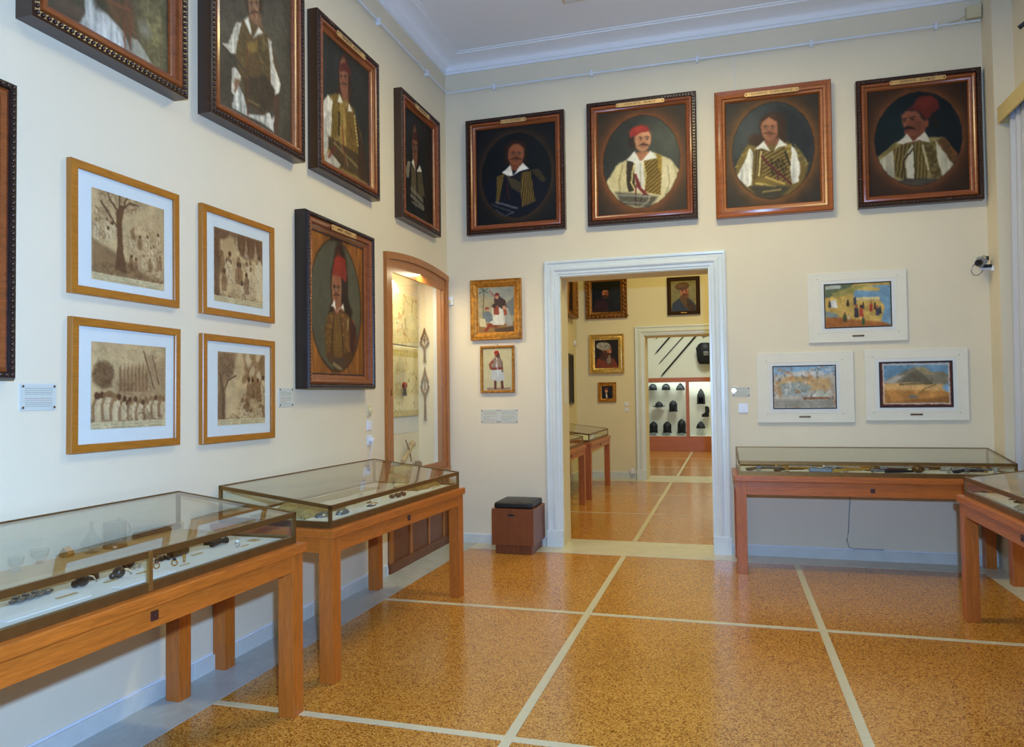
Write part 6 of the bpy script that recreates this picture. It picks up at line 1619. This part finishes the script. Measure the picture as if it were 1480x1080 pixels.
def helmet(label, x, zc, kind, rot=0.0, s=1.0):
    t = thing('helmet', label, 'helmet', (x, 12.28, zc), rot, 'dark helmets on the case wall')
    r = .105 * s
    front = -PI / 2
    def shell(prof, gap):
        return MB().lathe(prof, (0, 0, 0), 26, front + gap, front + 2 * PI - gap, (1, 1.15))
    if kind == 'cap':
        MB().lathe([(r, -.02), (r * 1.02, .02), (r * .9, .075 * s), (r * .6, .115 * s), (r * .25, .135 * s), (0, .138 * s)], seg=24, sc=(1, 1.15), cap=False).build('bowl', IRON, t, 50)
        MB().lathe([(r * 1.04, -.03), (r * 1.05, .0)], seg=24, sc=(1, 1.15), cap=False).build('rim', IRON, t, 50)
    elif kind == 'peaked':
        MB().lathe([(r * 1.1, -.03), (r * 1.05, .01), (r * .85, .07 * s), (r * .45, .12 * s), (.012, .15 * s), (0, .165 * s)], seg=24, sc=(1, 1.15), cap=False).build('bowl', IRON, t, 50)
        MB().tube([(0, -r * 1.3, -.01), (0, -r * 1.0, .06), (0, -r * .5, .12)], .008, 6).build('ridge', IRON, t, 50)
    elif kind == 'brim':
        MB().lathe([(r, 0), (r * .98, .04), (r * .75, .09), (r * .35, .12), (0, .128)], seg=24, cap=False).build('bowl', IRON, t, 50)
        b = MB(); V = []; F = []
        for k in range(25):
            a = 2 * PI * k / 24
            V += [(r * math.cos(a), r * math.sin(a), .004), (r * 1.6 * math.cos(a), r * 1.25 * math.sin(a), -.025 + .05 * abs(math.cos(a)) ** 3)]
        for k in range(24): F.append((2 * k, 2 * k + 1, 2 * k + 3, 2 * k + 2))
        o = b.raw(V, F).build('brim', IRON, t, 60); o.modifiers.new('thick', 'SOLIDIFY').thickness = .004
        c = MB().prism([(-.09, .10), (.09, .10), (.05, .15), (-.05, .15)], -.006, .006, 'x', .002).build('comb', IRON, t)
    elif kind in ('corinthian', 'tall'):
        k = 1.25 if kind == 'tall' else 1.0
        shell([(r * 1.12, -.13 * k), (r * .98, -.09 * k), (r * .96, -.02)], .34).build('cheek_guard', IRON, t, 50)
        MB().lathe([(r * .96, -.02), (r * 1.02, .03), (r * .92, .09 * k), (r * .6, .13 * k), (r * .22, .155 * k), (0, .16 * k)], seg=26, sc=(1, 1.15), cap=False).build('bowl', IRON, t, 50)
        MB().prism([(-.012, -.09), (.012, -.09), (.016, .0), (-.016, .0)], -r * 1.18, -r * 1.08, 'y').build('nose_guard', IRON, t)
        MB().tube([(0, -r * 1.1, .03), (0, -r * .7, .12 * k), (0, 0, .162 * k), (0, r * .8, .11 * k)], .009, 6).build('ridge', IRON, t, 50)
    elif kind == 'cone':
        shell([(r * 1.0, -.17), (r * .96, -.06), (r * .95, 0)], .62).build('cheek_guard', IRON, t, 50)
        MB().lathe([(r * .95, 0), (r * .92, .06), (r * .62, .14), (r * .28, .20), (0, .235)], seg=26, sc=(1, 1.15), cap=False).build('bowl', IRON, t, 50)
    elif kind == 'side':
        MB().prism([(-.10, -.13), (.075, -.13), (.085, 0), (.075, .12), (.02, .15), (-.02, .14), (-.01, .0), (-.05, -.04), (-.10, -.06)], -.07, .07, 'y', .02).build('shell', IRON, t, 50)
        MB().tube([(.02, 0, .15), (.08, 0, .11), (.09, 0, 0)], .01, 6).build('comb', IRON, t, 50)
    MB().tube([(0, .15, 0), (0, .04, 0)], .012, 6).build('peg', PLAST, t)
    return t
hz = lambda v: v
for a in ((.90, 1.59, 'cap', 'plain skullcap helmet, first of the top row in the case'), (1.235, 1.59, 'cap', 'rounded skullcap helmet, middle of the top row'), (1.60, 1.58, 'peaked', 'low peaked helmet at the wooden mullion, top row'),
          (1.05, 1.135, 'brim', 'helmet with wide upturned brim in the middle row'), (1.41, 1.13, 'corinthian', 'close round helmet in the middle row'),
          (.90, .585, 'corinthian', 'round topped face helmet, first of the bottom row'), (1.25, .585, 'corinthian', 'round topped face helmet, middle of the bottom row'), (1.615, .61, 'tall', 'tallest helmet, bottom row at the wooden mullion'),
          (2.11, 1.36, 'cone', 'tall conical helmet with open face beyond the mullion'), (2.22, .99, 'side', 'crested helmet turned sideways beyond the mullion'), (2.09, .60, 'peaked', 'bluntly pointed helmet, bottom one beyond the mullion')):
    helmet(a[3], a[0], a[1], a[2], 0, 1.0)
# blades on the wall above
def blade(label, x0, z0, x1, z1, r):
    t = thing('sword', label, 'sword', (0, 11.985, 0), 0, 'slanting swords above the helmet case')
    d = Vector((x1 - x0, 0, z1 - z0)).normalized()
    MB().tube([(x0, 0, z0), (x0 + d.x * .1, 0, z0 + d.z * .1), (x1, 0, z1)], [.005, r, r * 1.1], 8).build('blade', IRON, t, 50)
    MB().tube([(x1, 0, z1), (x1 + d.x * .18, 0, z1 + d.z * .18)], [r * 1.2, r * 1.3], 8).build('hilt', IRON, t, 50)
    MB().tube([(x1 - d.z * .08, 0, z1 + d.x * .08), (x1 + d.z * .08, 0, z1 - d.x * .08)], .010, 8).build('crossguard', IRON, t, 50)
blade('shortest slanting sword, only its tip below the lintel', 1.03, 2.88, 1.33, 3.22, .017)
blade('second slanting sword above the helmet case, short and thick', 1.0, 2.49, 1.62, 3.18, .017)
blade('thin third slanting sword above the helmet case', 1.09, 2.235, 1.95, 3.17, .010)
blade('longest slanting sword reaching down to the case beam', 1.135, 1.905, 2.2, 3.12, .018)
t = thing('breastplate', 'dark breastplate on the last wall beside the door casing', 'armour', (2.24, 11.83, 2.46))
MB().lathe([(.14, -.26), (.18, -.2), (.20, -.05), (.21, .1), (.17, .22), (.10, .27)], (0, .06, 0), 22, sc=(1, .6), cap=False).build('plate', IRON, t, 50)
MB().box(-.03, -.085, -.06, .09, -.06, .04, .004).build('tag_plate', STEEL, t)
MB().sphere((-.17, .02, .12), .05, 10, 8, (1, .6, 1.2)).build('shoulder_strap', IRON, t, 50)
t = thing('halberd_head', 'forked iron halberd head at the lintel', 'halberd', (2.28, 11.985, 2.93))
MB().tube([(-.12, 0, .0), (-.05, 0, -.02), (.1, 0, .02)], [.006, .014, .014], 8).tube([(-.04, 0, -.02), (-.09, 0, -.06)], [.01, .004], 8).tube([(0, 0, 0), (.04, 0, .2)], .01, 8).build('head', IRON, t, 50)
# ------------------------------------------------------------------ light and camera
def area(name, loc, size, power, color, rot=(0, 0, 0), sy=None):
    l = bpy.data.lights.new(name, 'AREA'); l.energy = power; l.color = color; l.size = size
    if sy: l.shape = 'RECTANGLE'; l.size_y = sy
    o = bpy.data.objects.new(name, l); COL.objects.link(o); o.location = loc; o.rotation_euler = rot
    return o
WARM = (1.0, .83, .33)
area('ceiling_lamp_light', (2.55, -2.1, CEIL - .32), 1.15, 60, WARM, (0, 0, 0), .22)
area('ceiling_lamp_light', (2.55, -6.2, CEIL - .32), 1.15, 7, WARM, (0, 0, 0), .22)
area('ceiling_fill_light', (2.55, -2.1, CEIL - .20), 1.1, 27, (.9, 1.0, 1.0), (PI, 0, 0), .2)  # cool fill aimed upward, added to brighten the ceiling beyond the warm lamps
area('ceiling_fill_light', (2.55, -6.2, CEIL - .20), 1.1, 22, (.9, 1.0, 1.0), (PI, 0, 0), .2)
area('yellow_room_light', (2.6, 3.1, CEIL - .25), 1.2, 88, (1.0, .88, .42), (0, 0, 0), 1.2)
area('last_room_light', (2.4, 9.3, CEIL - .25), 1.2, 110, (.98, 1.0, .86), (0, 0, 0), 1.2)
area('helmet_case_light', (2.1, 12.12, 1.80), 2.6, 11, (.9, 1.0, .96), (math.radians(20), 0, 0), .05)
area('niche_light', (-.085, -.76, 2.62), .9, 17.0, (1.0, .86, .56), (0, math.radians(-8), 0), .03)
# camera
W, H = 1480, 1080
f, yaw, pitch, roll, cx, cy = 1061.43351, -.285525060, .0284806659, -.0132690659, 2.77304086, -7.10115073
sy_, cy_ = math.sin(yaw), math.cos(yaw)
F_ = Vector((sy_ * math.cos(pitch), cy_ * math.cos(pitch), math.sin(pitch)))
r0 = Vector((cy_, -sy_, 0)); u0 = r0.cross(F_)
R_ = r0 * math.cos(roll) + u0 * math.sin(roll); U_ = -r0 * math.sin(roll) + u0 * math.cos(roll)
cam = bpy.data.cameras.new('camera'); co = bpy.data.objects.new('camera', cam); COL.objects.link(co)
M = Matrix((R_, U_, -F_)).transposed().to_4x4(); M.translation = Vector((cx, cy, 1.5))
co.matrix_world = M
cam.sensor_fit = 'HORIZONTAL'; cam.sensor_width = 36.0; cam.lens = f / W * 36.0
cam.clip_start = .02; cam.clip_end = 100
SC.camera = co
# the photographer's flash, a hand's breadth above the lens
fl = bpy.data.lights.new('camera_flash', 'SPOT'); fl.energy = 745; fl.color = (.385, .69, 1.28); fl.shadow_soft_size = .035
fl.spot_size = math.radians(150); fl.spot_blend = 1.0
fo = bpy.data.objects.new('camera_flash', fl); COL.objects.link(fo)
fo.location = Vector((cx, cy, 1.5)) + R_ * .10 + U_ * .24
tgt = Vector((-.5, 0, 1.95)); fo.rotation_euler = (tgt - fo.location).to_track_quat('-Z', 'Y').to_euler()
# ceiling bounce of the flash head
area('flash_bounce', (2.6, -6.4, 4.9), 1.6, 5, (.5, .75, 1.0), (0, 0, 0), 1.6)
w = bpy.data.worlds.new('daylight'); SC.world = w; w.use_nodes = True
bg = w.node_tree.nodes['Background']; bg.inputs[0].default_value = (.62, .76, 1.0, 1); bg.inputs[1].default_value = .5
SC.view_settings.view_transform = 'Standard'; SC.view_settings.look = 'None'; SC.view_settings.exposure = 0.0; SC.view_settings.gamma = 1.0
SC.view_settings.use_curve_mapping = False
SC.cycles.use_denoising = True
SC.cycles.max_bounces = 10; SC.cycles.transparent_max_bounces = 24; SC.cycles.glossy_bounces = 5; SC.cycles.diffuse_bounces = 3
SC.cycles.sample_clamp_indirect = 6.0
